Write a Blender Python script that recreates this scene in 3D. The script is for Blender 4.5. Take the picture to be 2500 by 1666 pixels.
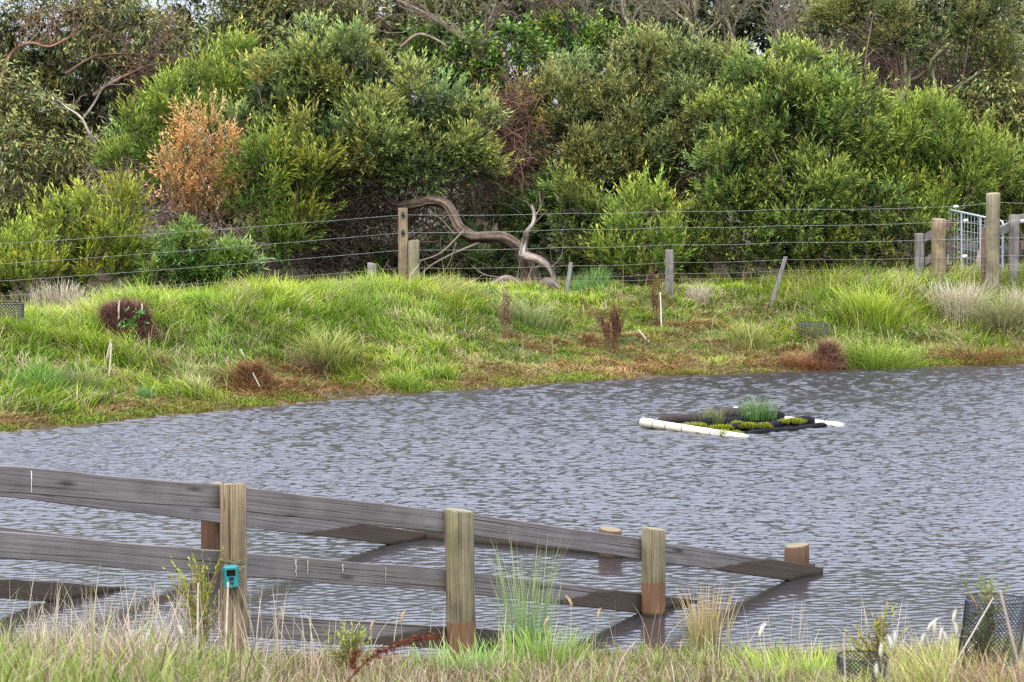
import bpy, math, random
import numpy as np
from mathutils import Vector, Matrix

for o in list(bpy.data.objects):
    bpy.data.objects.remove(o, do_unlink=True)
SC = bpy.context.scene
COL = SC.collection
R = math.radians
rng = np.random.default_rng(11)
random.seed(5)

# ------------------------------------------------------------------ camera
FPX, CX, CY, HORIZON, CAMZ = 6195.0, 1250.0, 833.0, 400.0, 3.25
PITCH = math.atan((CY - HORIZON) / FPX)
cam_d = bpy.data.cameras.new('camera')
cam = bpy.data.objects.new('camera', cam_d); COL.objects.link(cam)
cam.location = (0, 0, CAMZ)
cam.rotation_euler = (R(90) - PITCH, 0, 0)
cam_d.sensor_width = 36.0
cam_d.lens = 36.0 * FPX / 2500.0
cam_d.clip_start = 0.1; cam_d.clip_end = 3000
cam_d.dof.use_dof = True
cam_d.dof.focus_distance = 20.0
cam_d.dof.aperture_fstop = 8.0
SC.camera = cam

# ------------------------------------------------------------------ world and sun
SUN_EL, SUN_AZ = R(52), R(200)          # azimuth clockwise from +Y: behind the camera, a little to the left
world = bpy.data.worlds.new('World'); SC.world = world
world.use_nodes = True
wn = world.node_tree.nodes; wl = world.node_tree.links
bg = wn['Background']
sky = wn.new('ShaderNodeTexSky'); sky.sky_type = 'NISHITA'; sky.sun_disc = False
sky.sun_elevation = SUN_EL; sky.sun_rotation = SUN_AZ
tc = wn.new('ShaderNodeTexCoord')
mp = wn.new('ShaderNodeMapping'); mp.inputs['Scale'].default_value = (1, 1, 2.2)
cn = wn.new('ShaderNodeTexNoise'); cn.inputs['Scale'].default_value = 2.3; cn.inputs['Detail'].default_value = 5
cr = wn.new('ShaderNodeValToRGB')
cr.color_ramp.elements[0].position = 0.3; cr.color_ramp.elements[0].color = (0.53, 0.58, 0.75, 1)
cr.color_ramp.elements[1].position = 0.7; cr.color_ramp.elements[1].color = (0.74, 0.80, 0.96, 1)
sc_ = wn.new('ShaderNodeVectorMath'); sc_.operation = 'SCALE'; sc_.inputs['Scale'].default_value = 8.4
mx = wn.new('ShaderNodeMix'); mx.data_type = 'RGBA'; mx.inputs['Factor'].default_value = 0.86
wl.new(tc.outputs['Generated'], mp.inputs['Vector']); wl.new(mp.outputs[0], cn.inputs['Vector'])
wl.new(cn.outputs['Fac'], cr.inputs['Fac']); wl.new(cr.outputs['Color'], sc_.inputs[0])
sxw = wn.new('ShaderNodeSeparateXYZ'); wl.new(tc.outputs['Generated'], sxw.inputs[0])
ovc = wn.new('ShaderNodeMapRange'); ovc.inputs['From Min'].default_value = 0.0; ovc.inputs['From Max'].default_value = 1.0     # overcast sky is about 3 times brighter overhead than at the horizon
ovc.inputs['To Min'].default_value = 3.8; ovc.inputs['To Max'].default_value = 27.0
wl.new(sxw.outputs['Z'], ovc.inputs['Value']); wl.new(ovc.outputs[0], sc_.inputs['Scale'])
wl.new(sky.outputs['Color'], mx.inputs['A']); wl.new(sc_.outputs[0], mx.inputs['B'])
wl.new(mx.outputs['Result'], bg.inputs['Color'])
bg.inputs['Strength'].default_value = 0.15

sun_d = bpy.data.lights.new('sun', 'SUN'); sun_d.energy = 1.5; sun_d.angle = R(14); sun_d.color = (1.0, 0.93, 0.80)
sun = bpy.data.objects.new('sun', sun_d); COL.objects.link(sun)
sdir = Vector((math.sin(SUN_AZ) * math.cos(SUN_EL), math.cos(SUN_AZ) * math.cos(SUN_EL), math.sin(SUN_EL)))
sun.rotation_euler = sdir.to_track_quat('Z', 'Y').to_euler()
sun.location = (0, 0, 30)
SC.view_settings.view_transform = 'Standard'
SC.view_settings.look = 'None'
SC.view_settings.gamma = 1.0
SC.view_settings.use_curve_mapping = False
SC.view_settings.exposure = 0.95
SC.cycles.use_denoising = False
SC.cycles.filter_width = 1.3
SC.cycles.max_bounces = 4
SC.cycles.diffuse_bounces = 2
SC.cycles.glossy_bounces = 2
SC.cycles.transmission_bounces = 3
SC.cycles.transparent_max_bounces = 8

# ------------------------------------------------------------------ helpers
CP, SP = math.cos(PITCH), math.sin(PITCH)
def W(x, y, Y):
    """world point at depth Y for a 2500 x 1666 picture position"""
    u = (x - CX) / FPX; v = (CY - y) / FPX
    dy = CP + v * SP; dz = -SP + v * CP
    t = Y / dy
    return np.array([u * t, Y, CAMZ + dz * t])
def WZ(x, y, z):
    u = (x - CX) / FPX; v = (CY - y) / FPX
    dy = CP + v * SP; dz = -SP + v * CP
    t = (z - CAMZ) / dz
    return np.array([u * t, dy * t, z])
def PX(P):
    P = np.asarray(P, float)
    d = P - np.array([0, 0, CAMZ])
    depth = d[..., 1] * CP - d[..., 2] * SP
    upc = d[..., 1] * SP + d[..., 2] * CP
    return CX + FPX * d[..., 0] / depth, CY - FPX * upc / depth

def nrm(a):
    return a / np.maximum(np.linalg.norm(a, axis=-1, keepdims=True), 1e-9)
_grid = rng.random((256, 256))
def vnoise(x, y):
    x = np.asarray(x, float); y = np.asarray(y, float)
    xi = np.floor(x).astype(int); yi = np.floor(y).astype(int)
    fx = x - xi; fy = y - yi
    fx = fx * fx * (3 - 2 * fx); fy = fy * fy * (3 - 2 * fy)
    a = _grid[xi % 256, yi % 256]; b = _grid[(xi + 1) % 256, yi % 256]
    c = _grid[xi % 256, (yi + 1) % 256]; d = _grid[(xi + 1) % 256, (yi + 1) % 256]
    return (a * (1 - fx) + b * fx) * (1 - fy) + (c * (1 - fx) + d * fx) * fy
def fbm(x, y, o=3):
    s = 0; a = 0.5; t = 0
    for k in range(o):
        s = s + a * vnoise(x * 2 ** k + 17 * k, y * 2 ** k + 31 * k); t += a; a *= 0.5
    return s / t
def sstep(a, b, x):
    t = np.clip((x - a) / (b - a), 0, 1); return t * t * (3 - 2 * t)

TRI = [0]
class MB:
    """collects arrays of vertices, quads, triangles and colours and links them as ONE mesh object"""
    def __init__(self): self.V = []; self.Q = []; self.T = []; self.C = []; self.n = 0
    def add(self, V, Q=None, T=None, C=None):
        V = np.asarray(V, float).reshape(-1, 3)
        if Q is not None and len(Q): self.Q.append(np.asarray(Q, int).reshape(-1, 4) + self.n)
        if T is not None and len(T): self.T.append(np.asarray(T, int).reshape(-1, 3) + self.n)
        if C is None: C = np.ones((len(V), 3)) * 0.5
        C = np.asarray(C, float)
        if C.ndim == 1: C = np.tile(C, (len(V), 1))
        self.V.append(V); self.C.append(C); self.n += len(V)
        return self
    def build(self, name, mat, parent=None, smooth=False, origin=None):
        V = np.concatenate(self.V); C = np.concatenate(self.C)
        Q = np.concatenate(self.Q) if self.Q else np.zeros((0, 4), int)
        T = np.concatenate(self.T) if self.T else np.zeros((0, 3), int)
        if origin is not None: V = V - np.asarray(origin)
        me = bpy.data.meshes.new(name)
        me.vertices.add(len(V)); me.vertices.foreach_set('co', V.astype(np.float32).ravel())
        nl = len(Q) * 4 + len(T) * 3
        me.loops.add(nl); me.polygons.add(len(Q) + len(T))
        me.loops.foreach_set('vertex_index', np.concatenate([Q.ravel(), T.ravel()]).astype(np.int32))
        ls = np.concatenate([np.arange(len(Q)) * 4, len(Q) * 4 + np.arange(len(T)) * 3]).astype(np.int32)
        me.polygons.foreach_set('loop_start', ls)
        at = me.attributes.new('Col', 'FLOAT_COLOR', 'POINT')
        at.data.foreach_set('color', np.concatenate([C, np.ones((len(C), 1))], 1).astype(np.float32).ravel())
        me.update(calc_edges=True)
        me.polygons.foreach_set('use_smooth', np.full(len(me.polygons), bool(smooth)))
        me.materials.append(mat)
        TRI[0] += len(Q) * 2 + len(T)
        return link(name, me, parent, origin)
def link(name, me, parent=None, origin=None):
    o = bpy.data.objects.new(name, me); COL.objects.link(o)
    if origin is not None: o.location = tuple(float(v) for v in origin)
    if parent is not None:
        o.parent = parent
        o.matrix_parent_inverse = Matrix.Translation(-Vector(parent.location))
    return o
def empty(name, loc, label, cat, group=None):
    e = bpy.data.objects.new(name, None); COL.objects.link(e)
    e.location = tuple(float(v) for v in loc); e.empty_display_size = 0.1
    return tag(e, label, cat, group)
def tag(o, label=None, cat=None, group=None, kind=None):
    if label: o['label'] = label
    if cat: o['category'] = cat
    if group: o['group'] = group
    if kind: o['kind'] = kind
    return o

def tubes(pts, rad, sides=4, col=(0.2, 0.15, 0.1), mb=None, caps=False, jit=0.12):
    """pts (n,m,3), rad (n,m): n tapered tubes"""
    pts = np.asarray(pts, float); rad = np.asarray(rad, float)
    if pts.ndim == 2: pts = pts[None]; rad = rad[None]
    n, m, _ = pts.shape
    t = nrm(np.gradient(pts, axis=1))
    ref = np.where(np.abs(t[:, :1, 2:3]) < 0.9, np.array([0, 0, 1.0]), np.array([1.0, 0, 0]))
    ref = np.broadcast_to(ref, t.shape)
    a = nrm(np.cross(t, ref)); b = np.cross(t, a)
    ang = np.arange(sides) / sides * 2 * np.pi
    V = pts[:, :, None] + rad[:, :, None, None] * (a[:, :, None] * np.cos(ang)[:, None] + b[:, :, None] * np.sin(ang)[:, None])
    idx = np.arange(n * m * sides).reshape(n, m, sides)
    i0 = idx[:, :-1]; i1 = idx[:, 1:]
    Q = np.stack([i0, np.roll(i0, -1, 2), np.roll(i1, -1, 2), i1], -1).reshape(-1, 4)
    c = np.asarray(col, float)
    if c.ndim == 1: c = np.tile(c, (n, 1))
    c = c * (1 + jit * rng.standard_normal((n, 1)))
    C = np.repeat(np.clip(c, 0, 1), m * sides, 0)
    mb = mb or MB()
    T = None
    if caps:
        T = []
        for i in range(n):
            for r_, fl in ((0, 1), (m - 1, 0)):
                ring = idx[i, r_]
                for k in range(1, sides - 1):
                    T.append((ring[0], ring[k + 1], ring[k]) if fl else (ring[0], ring[k], ring[k + 1]))
    mb.add(V.reshape(-1, 3), Q, T, C)
    return mb
def catmull(P, per=8):
    P = np.asarray(P, float)
    Q = np.vstack([2 * P[0] - P[1], P, 2 * P[-1] - P[-2]])
    out = []
    for i in range(1, len(Q) - 2):
        for k in range(per):
            t = k / per
            out.append(0.5 * ((2 * Q[i]) + (-Q[i-1] + Q[i+1]) * t + (2*Q[i-1] - 5*Q[i] + 4*Q[i+1] - Q[i+2]) * t * t + (-Q[i-1] + 3*Q[i] - 3*Q[i+1] + Q[i+2]) * t ** 3))
    out.append(Q[-2])
    return np.array(out)
def loft(rings, mb=None, col=(0.5, 0.5, 0.5), caps=True):
    rings = np.asarray(rings, float); m, s, _ = rings.shape
    idx = np.arange(m * s).reshape(m, s)
    i0 = idx[:-1]; i1 = idx[1:]
    Q = np.stack([i0, np.roll(i0, -1, 1), np.roll(i1, -1, 1), i1], -1).reshape(-1, 4)
    T = []
    V = rings.reshape(-1, 3)
    if caps:
        V = np.vstack([V, rings[0].mean(0), rings[-1].mean(0)])
        for k in range(s):
            T.append((m * s, idx[0, (k + 1) % s], idx[0, k])); T.append((m * s + 1, idx[-1, k], idx[-1, (k + 1) % s]))
    return (mb or MB()).add(V, Q, T, col)
def box(mb, c, size, ax=None, col=(0.5, 0.5, 0.5), bev=0.12):
    """chamfered box centred at c; ax = 3 unit axes"""
    ax = np.eye(3) if ax is None else np.asarray(ax, float)
    h = np.asarray(size, float) / 2; b = min(h) * 2 * bev
    s = [(-h[0], -h[1] + b), (-h[0] + b, -h[1]), (h[0] - b, -h[1]), (h[0], -h[1] + b), (h[0], h[1] - b), (h[0] - b, h[1]), (-h[0] + b, h[1]), (-h[0], h[1] - b)]
    rings = []
    for z, sh in ((-h[2], b), (-h[2] + b, 0), (h[2] - b, 0), (h[2], b)):
        fx = (h[0] - sh) / h[0]; fy = (h[1] - sh) / h[1]
        rings.append([(p[0] * fx, p[1] * fy, z) for p in s])
    L = np.array(rings)
    return loft(np.asarray(c) + L @ ax, mb, col)

# ------------------------------------------------------------------ materials
def newmat(name):
    m = bpy.data.materials.new(name); m.use_nodes = True
    nt = m.node_tree; p = nt.nodes['Principled BSDF']
    return m, nt, nt.nodes, nt.links, p
def vmat(name, rough=0.6, spec=0.3, trans=0.0, noise=0.0, nscale=30, bump=0.0, bscale=60, metal=0.0):
    """vertex colour carries the thing's own colours; fine noise on top"""
    m, nt, n, l, p = newmat(name)
    a = n.new('ShaderNodeAttribute'); a.attribute_name = 'Col'
    out = a.outputs['Color']
    if noise:
        tc = n.new('ShaderNodeTexCoord'); nz = n.new('ShaderNodeTexNoise'); nz.inputs['Scale'].default_value = nscale; nz.inputs['Detail'].default_value = 4
        l.new(tc.outputs['Object'], nz.inputs['Vector'])
        mr = n.new('ShaderNodeMapRange'); mr.inputs['From Min'].default_value = 0.25; mr.inputs['From Max'].default_value = 0.75
        mr.inputs['To Min'].default_value = 1 - noise; mr.inputs['To Max'].default_value = 1 + noise
        l.new(nz.outputs['Fac'], mr.inputs['Value'])
        sc = n.new('ShaderNodeVectorMath'); sc.operation = 'SCALE'
        l.new(out, sc.inputs[0]); l.new(mr.outputs[0], sc.inputs['Scale']); out = sc.outputs[0]
    l.new(out, p.inputs['Base Color'])
    p.inputs['Roughness'].default_value = rough; p.inputs['Specular IOR Level'].default_value = spec; p.inputs['Metallic'].default_value = metal
    if bump:
        tc = n.new('ShaderNodeTexCoord'); nz = n.new('ShaderNodeTexNoise'); nz.inputs['Scale'].default_value = bscale; nz.inputs['Detail'].default_value = 5
        l.new(tc.outputs['Object'], nz.inputs['Vector'])
        b = n.new('ShaderNodeBump'); b.inputs['Strength'].default_value = bump; b.inputs['Distance'].default_value = 0.02
        l.new(nz.outputs['Fac'], b.inputs['Height']); l.new(b.outputs[0], p.inputs['Normal'])
    if trans:
        t = n.new('ShaderNodeBsdfTranslucent'); mxs = n.new('ShaderNodeMixShader'); mxs.inputs[0].default_value = trans
        l.new(out, t.inputs['Color']); l.new(p.outputs[0], mxs.inputs[1]); l.new(t.outputs[0], mxs.inputs[2])
        l.new(mxs.outputs[0], n['Material Output'].inputs['Surface'])
    return m
M = {}
M['leaf'] = vmat('leaf', 0.6, 0.16, 0.14)
M['gloss_leaf'] = vmat('gloss_leaf', 0.42, 0.3, 0.12)
M['dry_leaf'] = vmat('dry_leaf', 0.85, 0.06, 0.15)
M['grass'] = vmat('grass', 0.65, 0.1, 0.22)
M['straw'] = vmat('straw', 0.85, 0.06, 0.15)
M['bark'] = vmat('bark', 0.9, 0.05, 0, 0.35, 14, 0.6, 40)
M['twig'] = vmat('twig', 0.9, 0.05)
M['ground'] = vmat('ground', 0.95, 0.04, 0, 0.4, 9, 0.8, 25)
M['plain'] = vmat('plain', 0.5, 0.4, 0, 0.08, 20)
M['fabric'] = vmat('fabric', 0.9, 0.12, 0, 0.4, 30, 0.6, 60)
M['gloss'] = vmat('gloss', 0.2, 0.5)
M['steel'] = vmat('steel', 0.42, 0.5, 0, 0.15, 25, metal=0.6)
M['wire'] = vmat('wire', 0.5, 0.5, metal=0.5)
M['stake'] = vmat('stake', 0.8, 0.2, 0, 0.2, 30)

def wood(name, light, dark, wet, gscale, wet_z=0.22, green=0.0, greencol=(0.16, 0.2, 0.06), use_wet=True, bump=0.5, knots=True):
    """weathered timber, grain along local X; old water line left a brown stain below wet_z"""
    m, nt, n, l, p = newmat(name)
    tc = n.new('ShaderNodeTexCoord'); oi = n.new('ShaderNodeObjectInfo')
    off = n.new('ShaderNodeVectorMath'); off.operation = 'MULTIPLY_ADD'
    off.inputs[1].default_value = (1, 1, 1)
    cx = n.new('ShaderNodeCombineXYZ'); mm = n.new('ShaderNodeMath'); mm.operation = 'MULTIPLY'; mm.inputs[1].default_value = 37
    l.new(oi.outputs['Random'], mm.inputs[0]); l.new(mm.outputs[0], cx.inputs[0]); l.new(mm.outputs[0], cx.inputs[1])
    l.new(tc.outputs['Object'], off.inputs[0]); l.new(cx.outputs[0], off.inputs[2])
    mp = n.new('ShaderNodeMapping'); mp.inputs['Scale'].default_value = gscale; l.new(off.outputs[0], mp.inputs['Vector'])
    g = n.new('ShaderNodeTexNoise'); g.inputs['Scale'].default_value = 1; g.inputs['Detail'].default_value = 6; g.inputs['Roughness'].default_value = 0.65; g.inputs['Distortion'].default_value = 0.6
    l.new(mp.outputs[0], g.inputs['Vector'])
    cr = n.new('ShaderNodeValToRGB'); cr.color_ramp.elements[0].position = 0.3; cr.color_ramp.elements[1].position = 0.72
    cr.color_ramp.elements[0].color = (*dark, 1); cr.color_ramp.elements[1].color = (*light, 1)
    l.new(g.outputs['Fac'], cr.inputs['Fac'])
    big = n.new('ShaderNodeTexNoise'); big.inputs['Scale'].default_value = 5; big.inputs['Detail'].default_value = 3
    l.new(off.outputs[0], big.inputs['Vector'])
    mr = n.new('ShaderNodeMapRange'); mr.inputs['From Min'].default_value = 0.3; mr.inputs['From Max'].default_value = 0.7; mr.inputs['To Min'].default_value = 0.62 if gscale[2] < gscale[0] else 0.85; mr.inputs['To Max'].default_value = 1.25 if gscale[2] < gscale[0] else 1.12
    l.new(big.outputs['Fac'], mr.inputs['Value'])
    s = n.new('ShaderNodeVectorMath'); s.operation = 'SCALE'; l.new(cr.outputs['Color'], s.inputs[0]); l.new(mr.outputs[0], s.inputs['Scale'])
    out = s.outputs[0]
    ck = n.new('ShaderNodeTexNoise'); ck.inputs['Scale'].default_value = 1; ck.inputs['Detail'].default_value = 2
    mk = n.new('ShaderNodeMapping'); mk.inputs['Scale'].default_value = tuple(v * (1.6 if v > 10 else 0.6) for v in gscale); l.new(off.outputs[0], mk.inputs['Vector']); l.new(mk.outputs[0], ck.inputs['Vector'])
    kr = n.new('ShaderNodeMapRange'); kr.inputs['From Min'].default_value = 0.36; kr.inputs['From Max'].default_value = 0.42; kr.inputs['To Min'].default_value = 0.36; kr.inputs['To Max'].default_value = 1.0
    l.new(ck.outputs['Fac'], kr.inputs['Value'])
    s2 = n.new('ShaderNodeVectorMath'); s2.operation = 'SCALE'; l.new(out, s2.inputs[0]); l.new(kr.outputs[0], s2.inputs['Scale']); out = s2.outputs[0]
    if knots:
        kv = n.new('ShaderNodeTexVoronoi'); kv.inputs['Scale'].default_value = 1; kmp = n.new('ShaderNodeMapping'); kmp.inputs['Scale'].default_value = (1.7, 7.5, 7.5) if gscale[2] > gscale[0] else (9, 9, 2.4)
        l.new(off.outputs[0], kmp.inputs['Vector']); l.new(kmp.outputs[0], kv.inputs['Vector'])
        kk_ = n.new('ShaderNodeMapRange'); kk_.inputs['From Min'].default_value = 0.05; kk_.inputs['From Max'].default_value = 0.16; kk_.inputs['To Min'].default_value = 0.4; kk_.inputs['To Max'].default_value = 1.0
        l.new(kv.outputs['Distance'], kk_.inputs['Value'])
        s3 = n.new('ShaderNodeVectorMath'); s3.operation = 'SCALE'; l.new(out, s3.inputs[0]); l.new(kk_.outputs[0], s3.inputs['Scale']); out = s3.outputs[0]
    geo = n.new('ShaderNodeNewGeometry'); sx = n.new('ShaderNodeSeparateXYZ'); l.new(geo.outputs['Position'], sx.inputs[0])
    if green:
        gn = n.new('ShaderNodeTexNoise'); gn.inputs['Scale'].default_value = 1; gn.inputs['Detail'].default_value = 3
        mg = n.new('ShaderNodeMapping'); mg.inputs['Scale'].default_value = (gscale[0] * 0.8, gscale[1] * 0.35, gscale[2] * 0.35); l.new(off.outputs[0], mg.inputs['Vector']); l.new(mg.outputs[0], gn.inputs['Vector'])
        gr = n.new('ShaderNodeMapRange'); gr.inputs['From Min'].default_value = 0.5 ; gr.inputs['From Max'].default_value = 0.72; gr.inputs['To Max'].default_value = green
        l.new(gn.outputs['Fac'], gr.inputs['Value'])
        gm = n.new('ShaderNodeMix'); gm.data_type = 'RGBA'; gm.inputs['B'].default_value = (*greencol, 1)
        l.new(gr.outputs[0], gm.inputs['Factor']); l.new(out, gm.inputs['A']); out = gm.outputs['Result']
    if use_wet:
        ad = n.new('ShaderNodeMath'); ad.operation = 'MULTIPLY_ADD'; ad.inputs[1].default_value = 0.05; l.new(big.outputs['Fac'], ad.inputs[0]); l.new(sx.outputs['Z'], ad.inputs[2])
        wr = n.new('ShaderNodeMapRange'); wr.inputs['From Min'].default_value = wet_z + 0.035; wr.inputs['From Max'].default_value = wet_z + 0.015; l.new(ad.outputs[0], wr.inputs['Value'])
        wg = n.new('ShaderNodeValToRGB'); wg.color_ramp.elements[0].position = 0.3; wg.color_ramp.elements[1].position = 0.75
        wg.color_ramp.elements[0].color = (wet[0] * 0.45, wet[1] * 0.45, wet[2] * 0.45, 1); wg.color_ramp.elements[1].color = (*wet, 1)
        l.new(g.outputs['Fac'], wg.inputs['Fac'])
        wm = n.new('ShaderNodeMix'); wm.data_type = 'RGBA'; l.new(wr.outputs[0], wm.inputs['Factor']); l.new(out, wm.inputs['A']); l.new(wg.outputs['Color'], wm.inputs['B']); out = wm.outputs['Result']
        w2 = n.new('ShaderNodeMapRange'); w2.inputs['From Min'].default_value = 0.06; w2.inputs['From Max'].default_value = 0.03; w2.inputs['To Max'].default_value = 0.85; l.new(ad.outputs[0], w2.inputs['Value'])
        m2 = n.new('ShaderNodeMix'); m2.data_type = 'RGBA'; m2.inputs['B'].default_value = (0.015, 0.016, 0.008, 1); l.new(w2.outputs[0], m2.inputs['Factor']); l.new(out, m2.inputs['A']); out = m2.outputs['Result']
    if gscale[2] < gscale[0]:      # upright posts: paler sawn end grain on top
        sn = n.new('ShaderNodeSeparateXYZ'); l.new(geo.outputs['True Normal'], sn.inputs[0])
        eg = n.new('ShaderNodeMapRange'); eg.inputs['From Min'].default_value = 0.7; eg.inputs['From Max'].default_value = 0.8; eg.inputs['To Max'].default_value = 0.55; l.new(sn.outputs['Z'], eg.inputs['Value'])
        em = n.new('ShaderNodeMix'); em.data_type = 'RGBA'; em.inputs['B'].default_value = (0.25, 0.22, 0.13, 1); l.new(eg.outputs[0], em.inputs['Factor']); l.new(out, em.inputs['A']); out = em.outputs['Result']
    l.new(out, p.inputs['Base Color'])
    p.inputs['Roughness'].default_value = 0.85; p.inputs['Specular IOR Level'].default_value = 0.1
    b = n.new('ShaderNodeBump'); b.inputs['Strength'].default_value = bump; b.inputs['Distance'].default_value = 0.006
    l.new(g.outputs['Fac'], b.inputs['Height']); l.new(b.outputs[0], p.inputs['Normal'])
    return m
M['rail'] = wood('rail_timber', (0.225, 0.198, 0.178), (0.10, 0.086, 0.078), (0.092, 0.072, 0.053), (1.1, 80, 110))
M['post'] = wood('post_timber', (0.27, 0.22, 0.14), (0.09, 0.072, 0.045), (0.21, 0.115, 0.06), (75, 75, 1.7), wet_z=0.24, green=0.9, greencol=(0.14, 0.155, 0.045))
M['postplain'] = wood('post_timber_bare', (0.31, 0.225, 0.135), (0.10, 0.07, 0.042), (0.2, 0.11, 0.06), (75, 75, 1.7), wet_z=0.24, green=0.55, greencol=(0.19, 0.18, 0.085))
M['postwet'] = wood('post_timber_soaked', (0.16, 0.095, 0.058), (0.055, 0.034, 0.022), (0.14, 0.08, 0.048), (75, 75, 1.7), wet_z=0.5, green=0.2)
M['farpost'] = wood('far_post_timber', (0.28, 0.235, 0.15), (0.12, 0.10, 0.062), (0.2, 0.1, 0.06), (50, 50, 1.7), green=0.6, greencol=(0.21, 0.2, 0.11), use_wet=False)
M['brownpost'] = wood('brown_post_timber', (0.30, 0.225, 0.135), (0.14, 0.10, 0.06), (0.2, 0.1, 0.06), (55, 55, 1.8), use_wet=False)
M['greypost'] = wood('grey_post_timber', (0.27, 0.25, 0.22), (0.12, 0.108, 0.095), (0.2, 0.1, 0.06), (55, 55, 1.8), use_wet=False)
M['redpost'] = wood('reddish_post_timber', (0.25, 0.15, 0.11), (0.11, 0.07, 0.055), (0.2, 0.1, 0.06), (55, 55, 1.8), use_wet=False)

# ------------------------------------------------------------------ terrain
SHX = np.array([-60, -12, -6.17, -3.6, -1.45, 0.9, 2.84, 5.3, 8.3, 14, 60.0])
SHY = np.array([22, 25.5, 30.6, 33.7, 35.95, 37.7, 39.0, 40.2, 41.0, 42.2, 46.0])
def shore_far(X):
    return np.interp(X, SHX, SHY) + 0.25 * (vnoise(X * 1.3, 3.3) - 0.5) + 0.12 * (vnoise(X * 4, 9.1) - 0.5)
def shore_near(X):
    return 16.5 + 0.08 * X + 0.2 * (vnoise(X * 1.1 + 50, 7.7) - 0.5)
def ground(X, Y):
    X = np.asarray(X, float); Y = np.asarray(Y, float)
    w = Y - shore_far(X)
    px = CX + FPX * X / np.maximum(Y, 1)
    mid = sstep(1050, 1250, px) * (1 - sstep(1850, 2050, px))        # gentler, lower stretch
    crest = 1.02 - 0.02 * mid - 0.06 * sstep(400, 0, px)
    run = 5.2 + 1.4 * mid
    prof = np.interp(w / run, [-1, 0, 0.06, 0.25, 0.55, 0.85, 1.0, 1.3, 40], [-1.2, 0, 0.07, 0.2, 0.55, 0.93, 1.0, 1.0, 1.12])
    bump = (fbm(X * 0.9 + 5, Y * 0.9) - 0.5) * 0.34 + (vnoise(X * 2.6, Y * 2.6 + 40) - 0.5) * 0.22
    zf = prof * crest + bump * sstep(0.2, 1.8, w)
    zf = np.where(w < 0, np.maximum(-0.9, 0.3 * w), zf)
    hum = 0.07 * np.exp(-(((X + 2.75) / 1.1) ** 2 + ((w - 5.6) / 1.2) ** 2))
    zf = zf + hum
    v = shore_near(X) - Y
    zn = 0.168 * v + 0.055 * np.clip(-X - 0.6, 0, 4) * sstep(0, 3, v) + 0.05 * (fbm(X * 1.5 + 9, Y * 1.5) - 0.5) * sstep(0, 1, v)
    zn = np.where(v > 0, np.minimum(zn, 1.55 + 0.02 * (v - 8)), np.maximum(-0.9, 0.25 * v))
    s = sstep(24, 27, Y)
    return zn * (1 - s) + zf * s
xs = np.concatenate([[-900, -400, -160, -70, -35, -20], np.arange(-14, 14.01, 0.17), [20, 35, 70, 160, 400, 900]])
ys = np.concatenate([[-400, -100, -30, -8, 0], np.arange(3, 20, 0.2), np.arange(20, 28, 0.8), np.arange(28, 52, 0.17), [53, 55, 58, 62, 68, 80, 110, 200, 450, 1100]])
GX, GY = np.meshgrid(xs, ys)
GZ = ground(np.clip(GX, -60, 60), GY)
px_, py_ = PX(np.stack([GX, np.maximum(GY, 1), GZ], -1))
Wd = GY - shore_far(np.clip(GX, -60, 60))
nz1 = fbm(GX * 1.6, GY * 1.6); nz2 = fbm(GX * 5 + 8, GY * 5)
gcol = np.zeros(GX.shape + (3,))
gcol[:] = (0.075, 0.085, 0.025)
k = sstep(0.45, 0.62, nz1)[..., None]; gcol = gcol * (1 - k) + np.array((0.11, 0.075, 0.035)) * k
k = (sstep(1.6, 0.5, Wd + (nz2 - 0.5) * 1.2) * (Wd > -2))[..., None]; gcol = gcol * (1 - k) + np.array((0.13, 0.075, 0.032)) * k
k = (sstep(0.5, 0.25, Wd + (nz2 - 0.5) * 0.9) * (Wd > -1))[..., None]; gcol = gcol * (1 - k) + np.array((0.065, 0.055, 0.025)) * k
k = sstep(5.5, 8, Wd)[..., None]; gcol = gcol * (1 - k) + np.array((0.05, 0.04, 0.025)) * k
k = (GY < 24)[..., None]; gcol = np.where(k, np.array((0.09, 0.085, 0.035)), gcol)
idx = np.arange(GX.size).reshape(GX.shape)
Q = np.stack([idx[:-1, :-1], idx[:-1, 1:], idx[1:, 1:], idx[1:, :-1]], -1).reshape(-1, 4)
terr = MB().add(np.stack([GX, GY, GZ], -1), Q, None, gcol.reshape(-1, 3)).build('ground', M['ground'], smooth=True)
tag(terr, 'grassy earth banks sloping down to the pond', kind='structure')
def gz(x, y): return float(ground(np.array([x]), np.array([y]))[0])

# ------------------------------------------------------------------ pond water
def wave_tile(N, L, lo, hi, wind, seed, spread=2.0):
    r = np.random.default_rng(seed)
    kx = np.fft.fftfreq(N, L / N) ; KX, KY = np.meshgrid(kx, kx, indexing='ij')
    k = np.hypot(KX, KY); k[0, 0] = 1
    lam = 1 / k
    cosw = np.abs((KX * math.cos(wind) + KY * math.sin(wind)) / k)
    amp = np.where((lam > lo) & (lam < hi), k ** -1.2 * (0.25 + cosw ** spread), 0)
    h = np.fft.ifft2(amp * np.exp(2j * np.pi * r.random((N, N)))).real
    gx = np.gradient(h, L / N, axis=0); gy = np.gradient(h, L / N, axis=1)
    return h / math.sqrt((gx ** 2 + gy ** 2).mean())          # unit r.m.s. slope
def sample(tile, L, X, Y):
    N = len(tile); x = (X / L * N); y = (Y / L * N)
    xi = np.floor(x).astype(int); yi = np.floor(y).astype(int); fx = x - xi; fy = y - yi
    a = tile[xi % N, yi % N]; b = tile[(xi + 1) % N, yi % N]; c = tile[xi % N, (yi + 1) % N]; d = tile[(xi + 1) % N, (yi + 1) % N]
    return (a * (1 - fx) + b * fx) * (1 - fy) + (c * (1 - fx) + d * fx) * fy
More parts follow.
